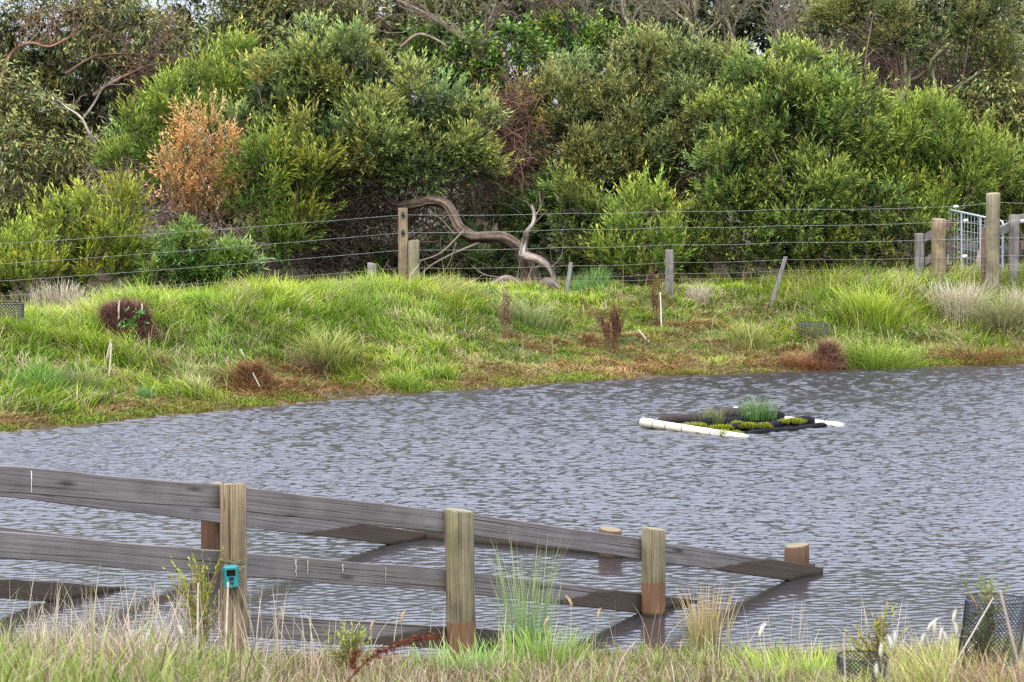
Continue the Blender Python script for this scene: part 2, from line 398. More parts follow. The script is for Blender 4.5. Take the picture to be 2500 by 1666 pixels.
T1 = wave_tile(512, 9.0, 0.10, 0.30, R(80), 3, 1.2)
T2 = wave_tile(512, 6.1, 0.06, 0.14, R(100), 4, 0.6)
def water_h(X, Y):
    gust = 0.55 + 0.95 * fbm(X * 0.4 + 4, Y * 0.2 + 2, 3)
    pen = sstep(0, 0.8, 22.2 - Y - 0.9 * (X - 1.2)) * (Y < 24)         # sheltered water inside the pen
    lee = (0.8 + 0.2 * sstep(0.1, 2.0, shore_far(X) - Y)) * np.interp(Y, [15, 18, 23, 30, 36], [0.6, 0.8, 1.15, 1.55, 1.85])      # sheltered by the near bank
    a = gust * lee * (1 - 0.4 * pen)
    return a * (0.17 * sstep(15, 27, Y) * sample(T1, 9.0, X, Y) + 0.17 * (1 - 0.75 * sstep(24, 33, Y)) * sample(T2, 6.1, X + 3.3, Y))
dyr = []; y_ = 13.5
while y_ < 44:
    dyr.append(y_); y_ += 0.024 + 0.0007 * (y_ - 13)
wy = np.array([0.0] + dyr + [60.0]) ; wy[0] = 12
u = np.concatenate([[-12, -4, -1.8], np.linspace(-1, 1, 390), [1.8, 4, 12]])
UU, YY = np.meshgrid(u, wy)
XX = UU * (0.2018 * YY * 1.08 + 1.7)
wt = (np.abs(UU) <= 1.0)
ZZ = np.where(wt, water_h(np.clip(XX, -40, 40), YY), 0)
dep = np.clip(YY * 0 - ground(np.clip(XX, -60, 60), YY), 0, 1)
kk = np.exp(-dep / 0.04)[..., None]
wc = np.array((0.026, 0.022, 0.022)) * (1 - kk) + np.array((0.11, 0.05, 0.018)) * kk
idx = np.arange(XX.size).reshape(XX.shape)
Q = np.stack([idx[:-1, :-1], idx[:-1, 1:], idx[1:, 1:], idx[1:, :-1]], -1).reshape(-1, 4)
m, nt, n, l, p = newmat('pond_water')
a = n.new('ShaderNodeAttribute'); a.attribute_name = 'Col'; l.new(a.outputs['Color'], p.inputs['Base Color'])
p.inputs['Roughness'].default_value = 0.2; p.inputs['IOR'].default_value = 1.333
gw = n.new('ShaderNodeNewGeometry'); sw = n.new('ShaderNodeSeparateXYZ'); l.new(gw.outputs['Position'], sw.inputs[0])      # ripples finer than the mesh ruffle the open, windward water
rw = n.new('ShaderNodeMapRange'); rw.inputs['From Min'].default_value = 17; rw.inputs['From Max'].default_value = 33; rw.inputs['To Min'].default_value = 0.14; rw.inputs['To Max'].default_value = 0.23
l.new(sw.outputs['Y'], rw.inputs['Value']); l.new(rw.outputs[0], p.inputs['Roughness'])
tcw = n.new('ShaderNodeTexCoord'); nzw = n.new('ShaderNodeTexNoise'); nzw.inputs['Scale'].default_value = 30; nzw.inputs['Detail'].default_value = 2
l.new(tcw.outputs['Object'], nzw.inputs['Vector'])
bw = n.new('ShaderNodeBump'); bw.inputs['Strength'].default_value = 0.06; bw.inputs['Distance'].default_value = 0.008
l.new(nzw.outputs['Fac'], bw.inputs['Height']); l.new(bw.outputs[0], p.inputs['Normal'])
M['water'] = m
wat = MB().add(np.stack([XX, YY, ZZ], -1), Q, None, wc.reshape(-1, 3)).build('pond_water', M['water'], smooth=True)
tag(wat, 'rippled grey-blue pond water between the two grassy banks', kind='structure')

# ------------------------------------------------------------------ timber pen fence standing in the pond
fence = empty('timber_fence', (-1.66, 15.0, gz(-1.66, 15.0)), 'weathered grey post and rail fence running down into the pond', 'fence')
F0 = np.array([-1.66, 15.0]); FD = np.array([1.34, 1.575])
NRM = np.array([-FD[1], FD[0]]) / np.linalg.norm(FD)               # away from the camera
def fline(t, off=0.0): return F0 + FD * t + NRM * off
B0 = np.array([-2.39, 20.1]); BD = np.array([1.52, 1.8])
def bline(t, off=0.0): return B0 + BD * t + NRM * off
def board(a, b, za, zb, h=0.145, th=0.042, mat='rail', name='rail', label=None):
    a = np.array([*a, za - h / 2]); b = np.array([*b, zb - h / 2])
    d = b - a; L = np.linalg.norm(d); d = d / L
    side = nrm(np.cross(d, [0, 0, 1.0])); up = np.cross(side, d)
    nseg = max(6, int(L / 0.16)); rings = []
    j0 = rng.random() * 50
    for i in range(nseg + 1):
        x = -L / 2 + L * i / nseg
        wob = (vnoise(j0 + x * 1.7, 1.0) - 0.5) * 0.012; hh = h / 2 + (vnoise(j0 + x * 5, 4.0) - 0.5) * 0.006
        hl = h / 2 + (vnoise(j0 + x * 5, 8.0) - 0.5) * 0.006
        c = 0.005
        s = [(-th/2, -hl + c), (-th/2 + c, -hl), (th/2 - c, -hl), (th/2, -hl + c), (th/2, hh - c), (th/2 - c, hh), (-th/2 + c, hh), (-th/2, hh - c)]
        rings.append([(x, p[0] + wob * 0.4, p[1] + wob) for p in s])
    o = loft(rings).build(name, M[mat], None)
    o.parent = fence
    mw = Matrix(((d[0], side[0], up[0], (a[0] + b[0]) / 2), (d[1], side[1], up[1], (a[1] + b[1]) / 2), (d[2], side[2], up[2], (a[2] + b[2]) / 2), (0, 0, 0, 1)))
    o.matrix_parent_inverse = Matrix.Translation(-fence.location)
    o.matrix_basis = mw
    if label: o['label'] = label
    return o
def round_post(parent, xy, ztop, r, zbot, mat, name='post', label=None, tilt=(0, 0), sides=28):
    rings = []; ph = rng.random() * 30
    zs = np.linspace(zbot, ztop - 0.008, 10).tolist() + [ztop]
    ang = np.arange(sides) / sides * 2 * np.pi
    for z in zs:
        rr = r * (1 + 0.05 * (vnoise(ph + np.cos(ang) * 1.5, np.sin(ang) * 1.5 + z * 1.2) - 0.5) + 0.012 * np.sin(ang * 9 + ph))
        if z == ztop: rr = rr - 0.008
        zz = z + (0.012 * np.cos(ang + ph) if z >= ztop - 0.01 else 0)
        rings.append(np.stack([rr * np.cos(ang) + tilt[0] * (z - zbot), rr * np.sin(ang) + tilt[1] * (z - zbot), zz - zbot + 0 * ang], -1))
    o = loft(rings).build(name, M[mat])
    o.location = (float(xy[0]), float(xy[1]), zbot); o.parent = parent; o.matrix_parent_inverse = Matrix.Translation(-Vector(parent.location))
    for pl in o.data.polygons: pl.use_smooth = abs(pl.normal.z) < 0.6
    if label: o['label'] = label
    return o
def ztab(T, Z): return lambda t: float(np.interp(t, T, Z))
zt = ztab([-1.6, -0.82, 0, 1, 2, 3, 3.3], [1.87, 1.607, 1.334, 0.957, 0.537, 0.11, -0.02])
zm = ztab([-1.6, -0.82, 0, 1, 2, 3], [1.52, 1.255, 0.94, 0.566, 0.139, -0.29])
zl = ztab([-1.6, 0, 1, 2], [1.15, 0.57, 0.19, -0.2])
RO = 0.105
for f_, segs in ((zt, ((-1.25, 0.0), (0.004, 1.0), (1.004, 2.0), (2.004, 3.13))), (zm, ((-1.25, 0.0), (0.004, 1.0), (1.004, 2.35))), (zl, ((0.004, 1.0), (1.004, 1.75)))):
    for t0, t1 in segs:
        board(fline(t0, RO), fline(t1, RO), f_(t0), f_(t1))
zbt = ztab([-1, -0.885, 0, 0.82, 1.2], [1.035, 0.982, 0.543, 0.15, -0.03])
zbm = ztab([-1, -0.885, -0.34, 0.35], [0.66, 0.604, 0.332, -0.02])
zbl = ztab([-1, -0.885, -0.528, -0.2], [0.285, 0.228, 0.06, -0.1])
board(bline(-1.05, -0.1), bline(0.0, -0.1), zbt(-1.05) , zbt(0)); board(bline(0.004, -0.1), bline(1.02, -0.1), zbt(0.004), zbt(1.02))
board(bline(-1.05, -0.1), bline(0.32, -0.1), zbm(-1.05), zbm(0.32)); board(bline(-1.05, -0.1), bline(-0.2, -0.1), zbl(-1.05), zbl(-0.2))
ca = bline(1.03, -0.1); cb = fline(3.12, RO + 0.05)
board(ca, cb, 0.085, 0.075, label='soaked end board lying at the waterline')
round_post(fence, F0, 1.352, 0.079, -0.5, 'postplain', label='tan round post carrying the teal camera box')
round_post(fence, F0 + FD, 0.978, 0.096, -0.6, 'post', label='thick round post streaked with green algae', tilt=(-0.02, 0))
round_post(fence, F0 + FD * 2, 0.628, 0.0865, -0.8, 'post', label='round post green above and brown below')
e4 = W(1946, 1400, 19.86); round_post(fence, (e4[0], 19.88), 0.245, 0.097, -0.8, 'postwet', label='short brown post at the far end of the rails')
e5 = W(1490, 1400, 20.85); round_post(fence, (e5[0], 20.86), 0.232, 0.0935, -0.8, 'postwet', label='short brown post behind the end board')
e6 = W(519, 1400, 20.18); round_post(fence, (e6[0] , 20.2), 0.69, 0.093, -0.8, 'postwet', label='brown post of the rear rails')
e7 = bline(1.09, 0.06); round_post(fence, e7, 0.19, 0.08, -0.8, 'postwet')
# bird droppings and mud streaks, thin crusts on the faces of the rails
def streak(t, ztop, hgt, wd, col, off):
    mb = MB(); n_ = 7; q = fline(t, off)
    d = np.array([*FD, 0]) / np.linalg.norm(FD); nn = np.array([-NRM[0], -NRM[1], 0])
    vs = []
    for i in range(n_ + 1):
        f = i / n_; w_ = wd * (1 - 0.75 * f ** 0.6) * (0.75 + 0.5 * rng.random()); j = (rng.random() - 0.5) * wd * 0.4
        c = np.array([*q, ztop - hgt * f]) + d * j
        vs += [c - d * w_ / 2, c + nn * 0.002, c + d * w_ / 2]
    Q = []
    for i in range(n_):
        a_ = i * 3; Q += [(a_, a_ + 1, a_ + 4, a_ + 3), (a_ + 1, a_ + 2, a_ + 5, a_ + 4)]
    mb.add(vs, Q, None, col).build('dropping_streak', M['straw'], fence)
fo = RO - 0.021 - 0.0045
for t, zz, hg, wd, c in ((-0.70, zt(-0.70) - 0.012, 0.12, 0.010, (0.75, 0.74, 0.72)), (0.29, zm(0.29) - 0.012, 0.11, 0.03, (0.42, 0.36, 0.28)), (0.34, zm(0.34) - 0.012, 0.1, 0.016, (0.42, 0.36, 0.28)),
                         (0.49, zm(0.49) - 0.02, 0.06, 0.018, (0.5, 0.46, 0.4)), (0.68, zm(0.68) - 0.015, 0.1, 0.012, (0.42, 0.36, 0.28))):
    streak(t, zz, hg, wd, c, fo)

# ------------------------------------------------------------------ trail camera strapped to the post
def frame_axes(yaw): 
    return np.array([[math.cos(yaw), math.sin(yaw), 0], [-math.sin(yaw), math.cos(yaw), 0], [0, 0, 1.0]])
cc = W(563, 1409, 14.87)
tcam = empty('trail_camera', (cc[0], cc[1] + 0.06, cc[2] - 0.07), 'teal plastic trail camera strapped to the tan fence post', 'camera')
ax = frame_axes(R(10)) 
tilt_ = np.array([[1, 0, 0.05], [0, 1, 0], [-0.05, 0, 1.0]]); ax = ax @ tilt_
def tc_box(name, off, size, col, mat='plain', parent=tcam, bev=0.15):
    off = np.asarray(off, float)
    c = np.asarray([cc[0], 14.885, cc[2]]) + off @ ax
    return box(MB(), c, size, ax, col, bev).build(name, M[mat], parent, smooth=False)
body = tc_box('body', (0, 0.0, 0), (0.088, 0.055, 0.138), (0.016, 0.15, 0.15), bev=0.2)
lid = tc_box('front_cover', (0, -0.03, 0.0), (0.074, 0.012, 0.122), (0.02, 0.19, 0.185), bev=0.3)
tc_box('flash_window', (0.0, -0.0375, 0.029), (0.052, 0.006, 0.036), (0.004, 0.004, 0.006), 'gloss', lid)
tc_box('lens_panel', (0.0, -0.0375, -0.007), (0.03, 0.006, 0.02), (0.01, 0.03, 0.05), 'gloss', lid)
tc_box('sensor', (0.0, -0.0375, -0.032), (0.024, 0.006, 0.016), (0.012, 0.05, 0.055), 'gloss', lid)
for s in (-1, 1):
    tc_box('latch', (0.046 * s, -0.004, -0.03), (0.01, 0.03, 0.022), (0.015, 0.13, 0.13)); tc_box('latch', (0.046 * s, -0.004, 0.035), (0.01, 0.03, 0.022), (0.015, 0.13, 0.13))
tc_box('battery_door', (0, -0.036, -0.055), (0.05, 0.006, 0.012), (0.015, 0.12, 0.12))
ang = np.arange(40) / 40 * 2 * np.pi; zs_ = cc[2] + 0.09
sr = []
for rr, dz in ((0.0815, 0.011), (0.0845, 0.011), (0.0845, -0.011), (0.0815, -0.011)):
    sr.append(np.stack([F0[0] + rr * np.cos(ang), F0[1] + rr * np.sin(ang), zs_ + dz + 0.006 * np.sin(ang) - 0.01 * np.cos(ang)], -1))
loft(np.array(sr + [sr[0]]), col=(0.16, 0.14, 0.07), caps=False).build('strap', M['fabric'], tcam)
ar = np.linspace(R(-62), R(-20), 10); rg = []
for rr, dz in ((0.0815, 0.009), (0.085, 0.009), (0.085, -0.009), (0.0815, -0.009), (0.0815, 0.009)):
    rg.append(np.stack([F0[0] + rr * np.cos(ar), F0[1] + rr * np.sin(ar), cc[2] + 0.03 + dz + (ar - ar[0]) * 0.045], -1))
rg = np.array(rg).transpose(1, 0, 2)[:, :4]
loft(rg, col=(0.2, 0.17, 0.1)).build('strap_end', M['fabric'], tcam)

# ------------------------------------------------------------------ foliage tools
GA = 2.399963
def sprig_leaves(mb, P, D, L, K, ll, lw, ang, c0, c1, droop=0.0, curve=0.15, tipw=None, stem=(0.2, 0.18, 0.05), whorl=0.25, cj=0.13):
    """n sprigs with K leaves each; every leaf is a folded blade"""
    n = len(P); k = np.arange(K)
    t = whorl + (1 - whorl) * (k + rng.random((n, K)) * 0.7) / K
    up = np.array([0, 0, 1.0])
    pos = P[:, None] + D[:, None] * (L[:, None] * t)[..., None] + up * (curve * L[:, None] * t ** 2)[..., None]
    a = nrm(np.cross(D, rng.standard_normal((n, 3)))); b = np.cross(D, a)
    ph = GA * k + rng.random((n, 1)) * 6.28
    rad = a[:, None] * np.cos(ph)[..., None] + b[:, None] * np.sin(ph)[..., None]
    an = ang * (1 - 0.65 * ((k + 0.5) / K) ** 2) + rng.standard_normal((n, K)) * 0.16
    ld = D[:, None] * np.cos(an)[..., None] + rad * np.sin(an)[..., None] + up * (curve * 0.6 - droop)
    ld = nrm(ld)
    side = nrm(np.cross(ld, rad * 0.55 + up * 0.9) + 0.38 * rng.standard_normal((n, K, 3)))
    nr = np.cross(ld, side)
    l = (ll * (0.72 + 0.5 * rng.random((n, K))))[..., None]; w = (lw * (0.8 + 0.4 * rng.random((n, K))))[..., None]
    m_ = pos + ld * l * 0.45
    V = np.stack([pos, m_ + side * w * 0.5 + nr * l * 0.04, pos + ld * l - up * droop * l * 0.3, m_ - side * w * 0.5 + nr * l * 0.04], 2)
    tw = np.ones(n) if tipw is None else tipw
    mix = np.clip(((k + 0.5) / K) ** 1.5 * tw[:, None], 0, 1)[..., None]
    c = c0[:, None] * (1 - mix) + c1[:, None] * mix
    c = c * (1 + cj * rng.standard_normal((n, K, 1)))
    C = np.repeat(np.clip(c, 0.002, 0.9).reshape(-1, 3), 4, 0)
    mb.add(V.reshape(-1, 3), np.arange(n * K * 4).reshape(-1, 4), None, C)
    if stem is not None:
        e = P + D * L[:, None] + up * (curve * L)[:, None]; s = a * 0.004
        mb.add(np.stack([P - s * 1.4, P + s * 1.4, e], 1).reshape(-1, 3), None, np.arange(n * 3).reshape(-1, 3), np.array(stem))

KIND = {  # leaf length, width, leaves per sprig, angle, colours, droop, sprig length, curve
    'wattle': dict(ll=0.118, lw=0.036, K=9, ang=0.85, c0=(0.044, 0.083, 0.019), c1=(0.40, 0.47, 0.085), droop=0.0, L=0.30, cv=0.25),
    'bluewattle': dict(ll=0.118, lw=0.036, K=9, ang=0.85, c0=(0.051, 0.083, 0.025), c1=(0.42, 0.46, 0.115), droop=0.0, L=0.30, cv=0.25),
    'olive': dict(ll=0.11, lw=0.027, K=10, ang=0.9, c0=(0.054, 0.078, 0.024), c1=(0.41, 0.41, 0.12), droop=0.05, L=0.32, cv=0.2),
    'young': dict(ll=0.115, lw=0.03, K=10, ang=0.75, c0=(0.072, 0.132, 0.015), c1=(0.40, 0.47, 0.07), droop=0.0, L=0.36, cv=0.35),
    'yellow': dict(ll=0.1, lw=0.028, K=10, ang=0.7, c0=(0.08, 0.12, 0.012), c1=(0.42, 0.46, 0.05), droop=0.0, L=0.34, cv=0.4),
    'gum': dict(ll=0.145, lw=0.042, K=7, ang=1.0, c0=(0.053, 0.072, 0.022), c1=(0.40, 0.38, 0.11), droop=0.55, L=0.34, cv=0.0),
    'gumfar': dict(ll=0.2, lw=0.065, K=7, ang=1.1, c0=(0.051, 0.068, 0.022), c1=(0.30, 0.29, 0.085), droop=0.4, L=0.4, cv=0.0),
    'broad': dict(ll=0.125, lw=0.058, K=8, ang=1.05, c0=(0.029, 0.076, 0.012), c1=(0.24, 0.34, 0.04), droop=0.25, L=0.28, cv=0.1),
    'willow': dict(ll=0.15, lw=0.030, K=11, ang=1.0, c0=(0.036, 0.085, 0.012), c1=(0.25, 0.36, 0.06), droop=0.15, L=0.22, cv=0.2),
    'dark': dict(ll=0.12, lw=0.030, K=10, ang=0.95, c0=(0.025, 0.055, 0.014), c1=(0.16, 0.24, 0.05), droop=0.1, L=0.28, cv=0.15),
    'dead': dict(ll=0.085, lw=0.032, K=11, ang=0.8, c0=(0.48, 0.25, 0.09), c1=(0.74, 0.45, 0.19), droop=0.05, L=0.34, cv=0.35),
    'yleaf': dict(ll=0.09, lw=0.028, K=6, ang=0.9, c0=(0.38, 0.24, 0.03), c1=(0.62, 0.45, 0.08), droop=0.1, L=0.3, cv=0.2),
}
S25 = 2500 / 2353.0
def lobe_world(lobes, Y):
    out = []
    for lb in lobes:
        x, y, rx, rz = lb[:4]; dy = lb[4] if len(lb) > 4 else 0.0
        Yl = Y + dy; sc = Yl / FPX * S25
        c = W(x * S25, y * S25, Yl)
        a, b = rx * sc, rz * sc
        out.append((c, np.array([a, 0.85 * (a + b) / 2 + 0.1, b])))
    return out
def crown(lobes, kind, dens, cls=0.62, upb=0.45, back=0.3, tint=1.0, tip=1.0, shell=0.10, rag=0.20, inner=60):
    """sprigs in clumps over the lobes' surfaces, gaps left between the clumps"""
    kd = KIND[kind]; mb = MB(); cl = []
    for i, (c, r) in enumerate(lobes):
        pw = 1.6; ar = 4 * np.pi * (((r[0]*r[1]) ** pw + (r[0]*r[2]) ** pw + (r[1]*r[2]) ** pw) / 3) ** (1 / pw)
        n = int(ar / (cls ** 2) * 1.25) + 5
        d = nrm(rng.standard_normal((n, 3)))
        keep = (d[:, 1] < 0.25) | (rng.random(n) < back)
        keep &= (d[:, 2] > -0.75) | (rng.random(n) < 0.4)
        keep &= rng.random(n) > 0.14
        d = d[keep]
        f = 1 - shell * np.abs(rng.standard_normal(len(d))) + rag * rng.standard_normal(len(d))
        f = np.clip(f, 0.35, 1.28)
        p = c + d * r * f[:, None]
        ok = np.ones(len(p), bool)
        for j, (c2, r2) in enumerate(lobes):
            if j != i: ok &= (((p - c2) / (r2 * 0.82)) ** 2).sum(1) > 1
        nn = nrm(d / r)
        cl.append(np.concatenate([p[ok], nn[ok]], 1))
    cl = np.concatenate(cl)
    n = len(cl); c, nn = cl[:, :3], cl[:, 3:]
    ns = max(4, int(dens * cls ** 2 / 0.95))
    num = rng.poisson(ns, n) + 2
    id_ = np.repeat(np.arange(n), num); N = len(id_)
    up = np.array([0, 0, 1.0])
    ax_ = nrm(nn * 0.7 + up * upb * 1.1 + 0.25 * rng.standard_normal((n, 3)))
    size = cls * (0.75 + 0.5 * rng.random(n))
    rd = nrm(rng.standard_normal((N, 3)))
    D = nrm(ax_[id_] * 0.75 + rd * 0.75 + up * upb * 0.3)
    L = kd['L'] * (0.5 + 0.9 * rng.random(N) ** 1.5)
    P = c[id_] + D * (size[id_] * (0.12 + 0.34 * rng.random(N) ** 0.6))[:, None] - ax_[id_] * (size[id_] * 0.30)[:, None] + 0.04 * rng.standard_normal((N, 3))
    cj = np.clip(1 + 0.26 * rng.standard_normal((n, 1)), 0.45, 1.7)
    hue = rng.standard_normal((n, 1)) * np.array([[0.17, 0.0, -0.12]])
    c0 = np.clip(np.array(kd['c0']) * tint * cj * (1 + hue), 0.004, 0.8)[id_]
    c1 = np.clip(np.array(kd['c1']) * tint * (1 + hue * 0.6), 0.004, 0.9)[id_]
    out = np.clip((D * ax_[id_]).sum(1) * 0.6 + 0.25 + 0.3 * D[:, 2], 0, 1.1)      # young growth on outer shoots; the wide contrast also paints in crown shade
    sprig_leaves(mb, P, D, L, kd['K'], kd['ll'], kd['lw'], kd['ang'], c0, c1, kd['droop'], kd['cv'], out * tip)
    # oversized old leaves inside the crown, coloured darker to paint shade into the gaps
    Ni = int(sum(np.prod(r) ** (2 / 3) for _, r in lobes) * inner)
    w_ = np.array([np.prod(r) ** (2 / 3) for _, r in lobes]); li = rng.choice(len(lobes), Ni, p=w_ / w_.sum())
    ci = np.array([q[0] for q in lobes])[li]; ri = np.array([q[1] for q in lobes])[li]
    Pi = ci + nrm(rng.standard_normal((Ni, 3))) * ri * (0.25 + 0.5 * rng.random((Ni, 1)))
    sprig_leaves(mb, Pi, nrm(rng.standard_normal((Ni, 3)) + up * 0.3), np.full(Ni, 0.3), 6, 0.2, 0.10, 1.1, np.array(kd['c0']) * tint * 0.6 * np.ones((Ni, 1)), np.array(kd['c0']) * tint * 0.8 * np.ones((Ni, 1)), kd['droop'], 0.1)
    return mb, cl
def curvy(a, b, m=7, wob=0.12, sag=0.0):
    """n polylines from a to b"""
    a = np.atleast_2d(a); b = np.atleast_2d(b); n = len(a)
    t = np.linspace(0, 1, m)
    p = a[:, None] * (1 - t)[:, None] + b[:, None] * t[:, None]
    L = np.linalg.norm(b - a, axis=1)
    k1 = rng.standard_normal((n, 1, 3)) * (L * wob)[:, None, None]; k2 = rng.standard_normal((n, 1, 3)) * (L * wob * 0.5)[:, None, None]
    p = p + k1 * np.sin(np.pi * t)[:, None] + k2 * np.sin(2 * np.pi * t)[:, None]
    p[:, :, 2] += sag * np.sin(np.pi * t) * L[:, None]
    return p
def sub_branches(pts, rad, nch, lf, rf, spread=0.9, up=0.25, m=6, wob=0.12, t0=0.3):
    """children for each tube in pts"""
    n, mm, _ = pts.shape
    tt = t0 + (1 - t0) * rng.random((n, nch)); fi = tt * (mm - 1); i0 = np.minimum(fi.astype(int), mm - 2); fr = (fi - i0)[..., None]
    ar = np.arange(n)[:, None]
    base = pts[ar, i0] * (1 - fr) + pts[ar, i0 + 1] * fr
    tg = nrm(pts[ar, i0 + 1] - pts[ar, i0])
    L = np.linalg.norm(pts[:, -1] - pts[:, 0], axis=1)[:, None] * lf * (0.5 + 0.8 * rng.random((n, nch)))
    d = nrm(tg + spread * nrm(rng.standard_normal((n, nch, 3))) + np.array([0, 0, up]))
    end = base + d * L[..., None]
    rb = (rad[ar, i0] * rf * (0.7 + 0.4 * rng.random((n, nch)))).reshape(-1)
    P = curvy(base.reshape(-1, 3), end.reshape(-1, 3), m, wob)
    Rr = rb[:, None] * np.linspace(1, 0.3, m)
    return P, Rr
BR = (0.17, 0.125, 0.09); GREYB = (0.26, 0.225, 0.19); REDB = (0.24, 0.125, 0.08); PALE = (0.42, 0.37, 0.32); OLIVEB = (0.17, 0.15, 0.085)
def limbs(root, lobes, r0, bark=BR, split=0.35, twig=26, cl=None, tr=0.011):
    """trunk to a fork, limbs on to the lobes, twigs on to the clumps"""
    cs = np.array([c for c, r in lobes]); top = cs.mean(0)
    fork = root * (1 - split) + top * split + np.array([0.1 * rng.standard_normal(), 0.1, 0])
    tp = curvy(root[None] - np.array([[0, 0, 0.15]]), fork[None], 9, 0.09)
    trunk = tubes(tp, r0 * np.linspace(1.15, 0.7, 9)[None], 9, bark)
    lp = curvy(np.repeat(fork[None], len(cs), 0), cs, 8, 0.10)
    lr = r0 * 0.55 * np.linspace(1, 0.35, 8)[None] * np.ones((len(cs), 1))
    mb = tubes(lp, lr, 6, bark)
    if cl is not None and twig and len(cl):
        sel = rng.choice(len(cl), min(len(cl), twig * len(cs)), replace=False)
        e = cl[sel, :3]
        d2 = ((e[:, None] - cs[None]) ** 2).sum(-1); j = d2.argmin(1); ti = rng.integers(3, 8, len(sel))
        s = lp[j, ti]
        p = curvy(s, e, 6, 0.13, -0.04)
        tubes(p, tr * np.linspace(1.5, 0.5, 6)[None] * np.ones((len(sel), 1)), 4, bark, mb)
        p2, r2 = sub_branches(p, tr * np.linspace(1.3, 0.5, 6)[None] * np.ones((len(sel), 1)), 2, 0.45, 0.6, 1.0, 0.2, 5)
        tubes(p2, r2, 3, bark, mb)
    return trunk, mb
def tree(name, label, cat, lobes_px, Y, kind, dens=100, r0=0.09, bark=BR, root=None, mat='leaf', twig=18, cls=0.62, group=None, extra=None, **kw):
    lb = lobe_world(lobes_px, Y)
    if root is None:
        cx = float(np.mean([c[0] for c, r in lb])); cy = float(np.mean([c[1] for c, r in lb])) + 0.3
    else:
        q = W(root[0] * S25, 600, root[1]); cx, cy = q[0], q[1]
    rt = np.array([cx, cy, gz(cx, cy)])
    e = empty(name, rt, label, cat, group)
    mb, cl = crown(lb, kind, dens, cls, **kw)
    if extra: extra(mb, lb, cl)
    cw = mb.build('crown', M[mat], e); cw['kind'] = 'stuff'
    t, b = limbs(rt, lb, r0, bark, twig=twig, cl=cl)
    t.build('trunk', M['bark'], e, smooth=True); b.build('branches', M['twig'], e)['kind'] = 'stuff'
    return e, cl

# ------------------------------------------------------------------ trees and shrubs behind the wire fence (positions on a 2353-wide grid)
# the big wattle on the twisted trunk
A_l = [(715, 150, 95, 85), (640, 235, 95, 85, 0.2), (790, 190, 110, 85, -0.2), (880, 235, 110, 85), (760, 275, 120, 80, -0.5), (960, 285, 100, 80, -0.3), (1060, 300, 75, 75, -0.2),
       (860, 335, 110, 62, -0.8), (700, 345, 90, 62, -0.7), (590, 300, 60, 70), (980, 350, 90, 42, -0.5), (800, 398, 75, 34, -0.7), (930, 392, 65, 30, -0.6), (1080, 365, 50, 34, -0.3)]
lbA = lobe_world(A_l, 47.3)
twA = empty('wattle_tree', W(1235 * S25, 665, 45.4) * np.array([1, 1, 0]) + np.array([0, 0, 1.2]), 'large rounded wattle with a twisted leaning trunk behind the wire fence', 'tree')
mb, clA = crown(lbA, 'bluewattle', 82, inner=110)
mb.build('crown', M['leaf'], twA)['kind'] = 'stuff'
def pxline(pts, Ys):
    return np.array([W(x * S25, y * S25, Y) for (x, y), Y in zip(pts, Ys)])
def gnarled(P, r, per=10, sides=22, col=(0.2, 0.16, 0.125), seed=1, ridge=0.09):
    """bark-ridged limb along a smoothed line"""
    P = catmull(P, per); m = len(P); rr = np.interp(np.linspace(0, 1, m), np.linspace(0, 1, len(r)), r)
    t = nrm(np.gradient(P, axis=0)); a = np.zeros_like(t); a[0] = nrm(np.cross(t[0], [0.3, 1, 0.2]))
    for i in range(1, m): v = a[i-1] - t[i] * (a[i-1] @ t[i]); a[i] = v / np.linalg.norm(v)
    b = np.cross(t, a); ang = np.arange(sides) / sides * 2 * np.pi
    s = np.concatenate([[0], np.cumsum(np.linalg.norm(np.diff(P, axis=0), axis=1))])
    A, Sg = np.meshgrid(ang, s)
    nn = 0.65 * vnoise(np.cos(A + Sg * 0.8) * 4.5 + seed * 9, np.sin(A + Sg * 0.8) * 4.5 + Sg * 1.1) + 0.35 * vnoise(A * 5 + Sg * 3, Sg * 7 + seed)
    n2 = vnoise(np.cos(A) * 1.2 + seed * 5 + 40, np.sin(A) * 1.2 + Sg * 3)
    rad = rr[:, None] * (1 + ridge * 2 * (nn - 0.5) + 0.22 * (n2 - 0.5))
    V = P[:, None] + rad[..., None] * (a[:, None] * np.cos(A)[..., None] + b[:, None] * np.sin(A)[..., None])
    C = np.array(col) * np.clip(1 + 3.4 * (nn - 0.5), 0.2, 2.2)[..., None]
    mbx = MB(); idx = np.arange(m * sides).reshape(m, sides); i0, i1 = idx[:-1], idx[1:]
    mbx.add(V.reshape(-1, 3), np.stack([i0, np.roll(i0, -1, 1), np.roll(i1, -1, 1), i1], -1).reshape(-1, 4), None, C.reshape(-1, 3))
    return mbx, P, rr
tp = pxline([(1222, 668), (1218, 640), (1208, 605), (1195, 575), (1165, 550), (1125, 545), (1085, 545), (1055, 525), (1042, 495), (1025, 470), (990, 462), (950, 470), (915, 475), (890, 455), (875, 420), (880, 380), (870, 330)],
             [45.4, 45.4, 45.4, 45.5, 45.5, 45.6, 45.7, 45.8, 45.9, 46.0, 46.2, 46.4, 46.6, 46.8, 47, 47.1, 47.2])
mt, _, _ = gnarled(tp, [0.22, 0.16, 0.13, 0.12, 0.11, 0.105, 0.105, 0.098, 0.09, 0.09, 0.09, 0.085, 0.08, 0.075, 0.07, 0.06, 0.05], 10, 34, (0.085, 0.062, 0.044), 2, 0.2)
o = mt.build('trunk', M['bark'], twA, smooth=True); o['label'] = 'thick twisted brown trunk leaning left'
mf, _, _ = gnarled(pxline([(1200, 668), (1165, 650), (1140, 655), (1100, 675)], [45.3, 45.1, 45.0, 44.9]), [0.16, 0.14, 0.1, 0.05], 6, 14, (0.11, 0.088, 0.07), 6)
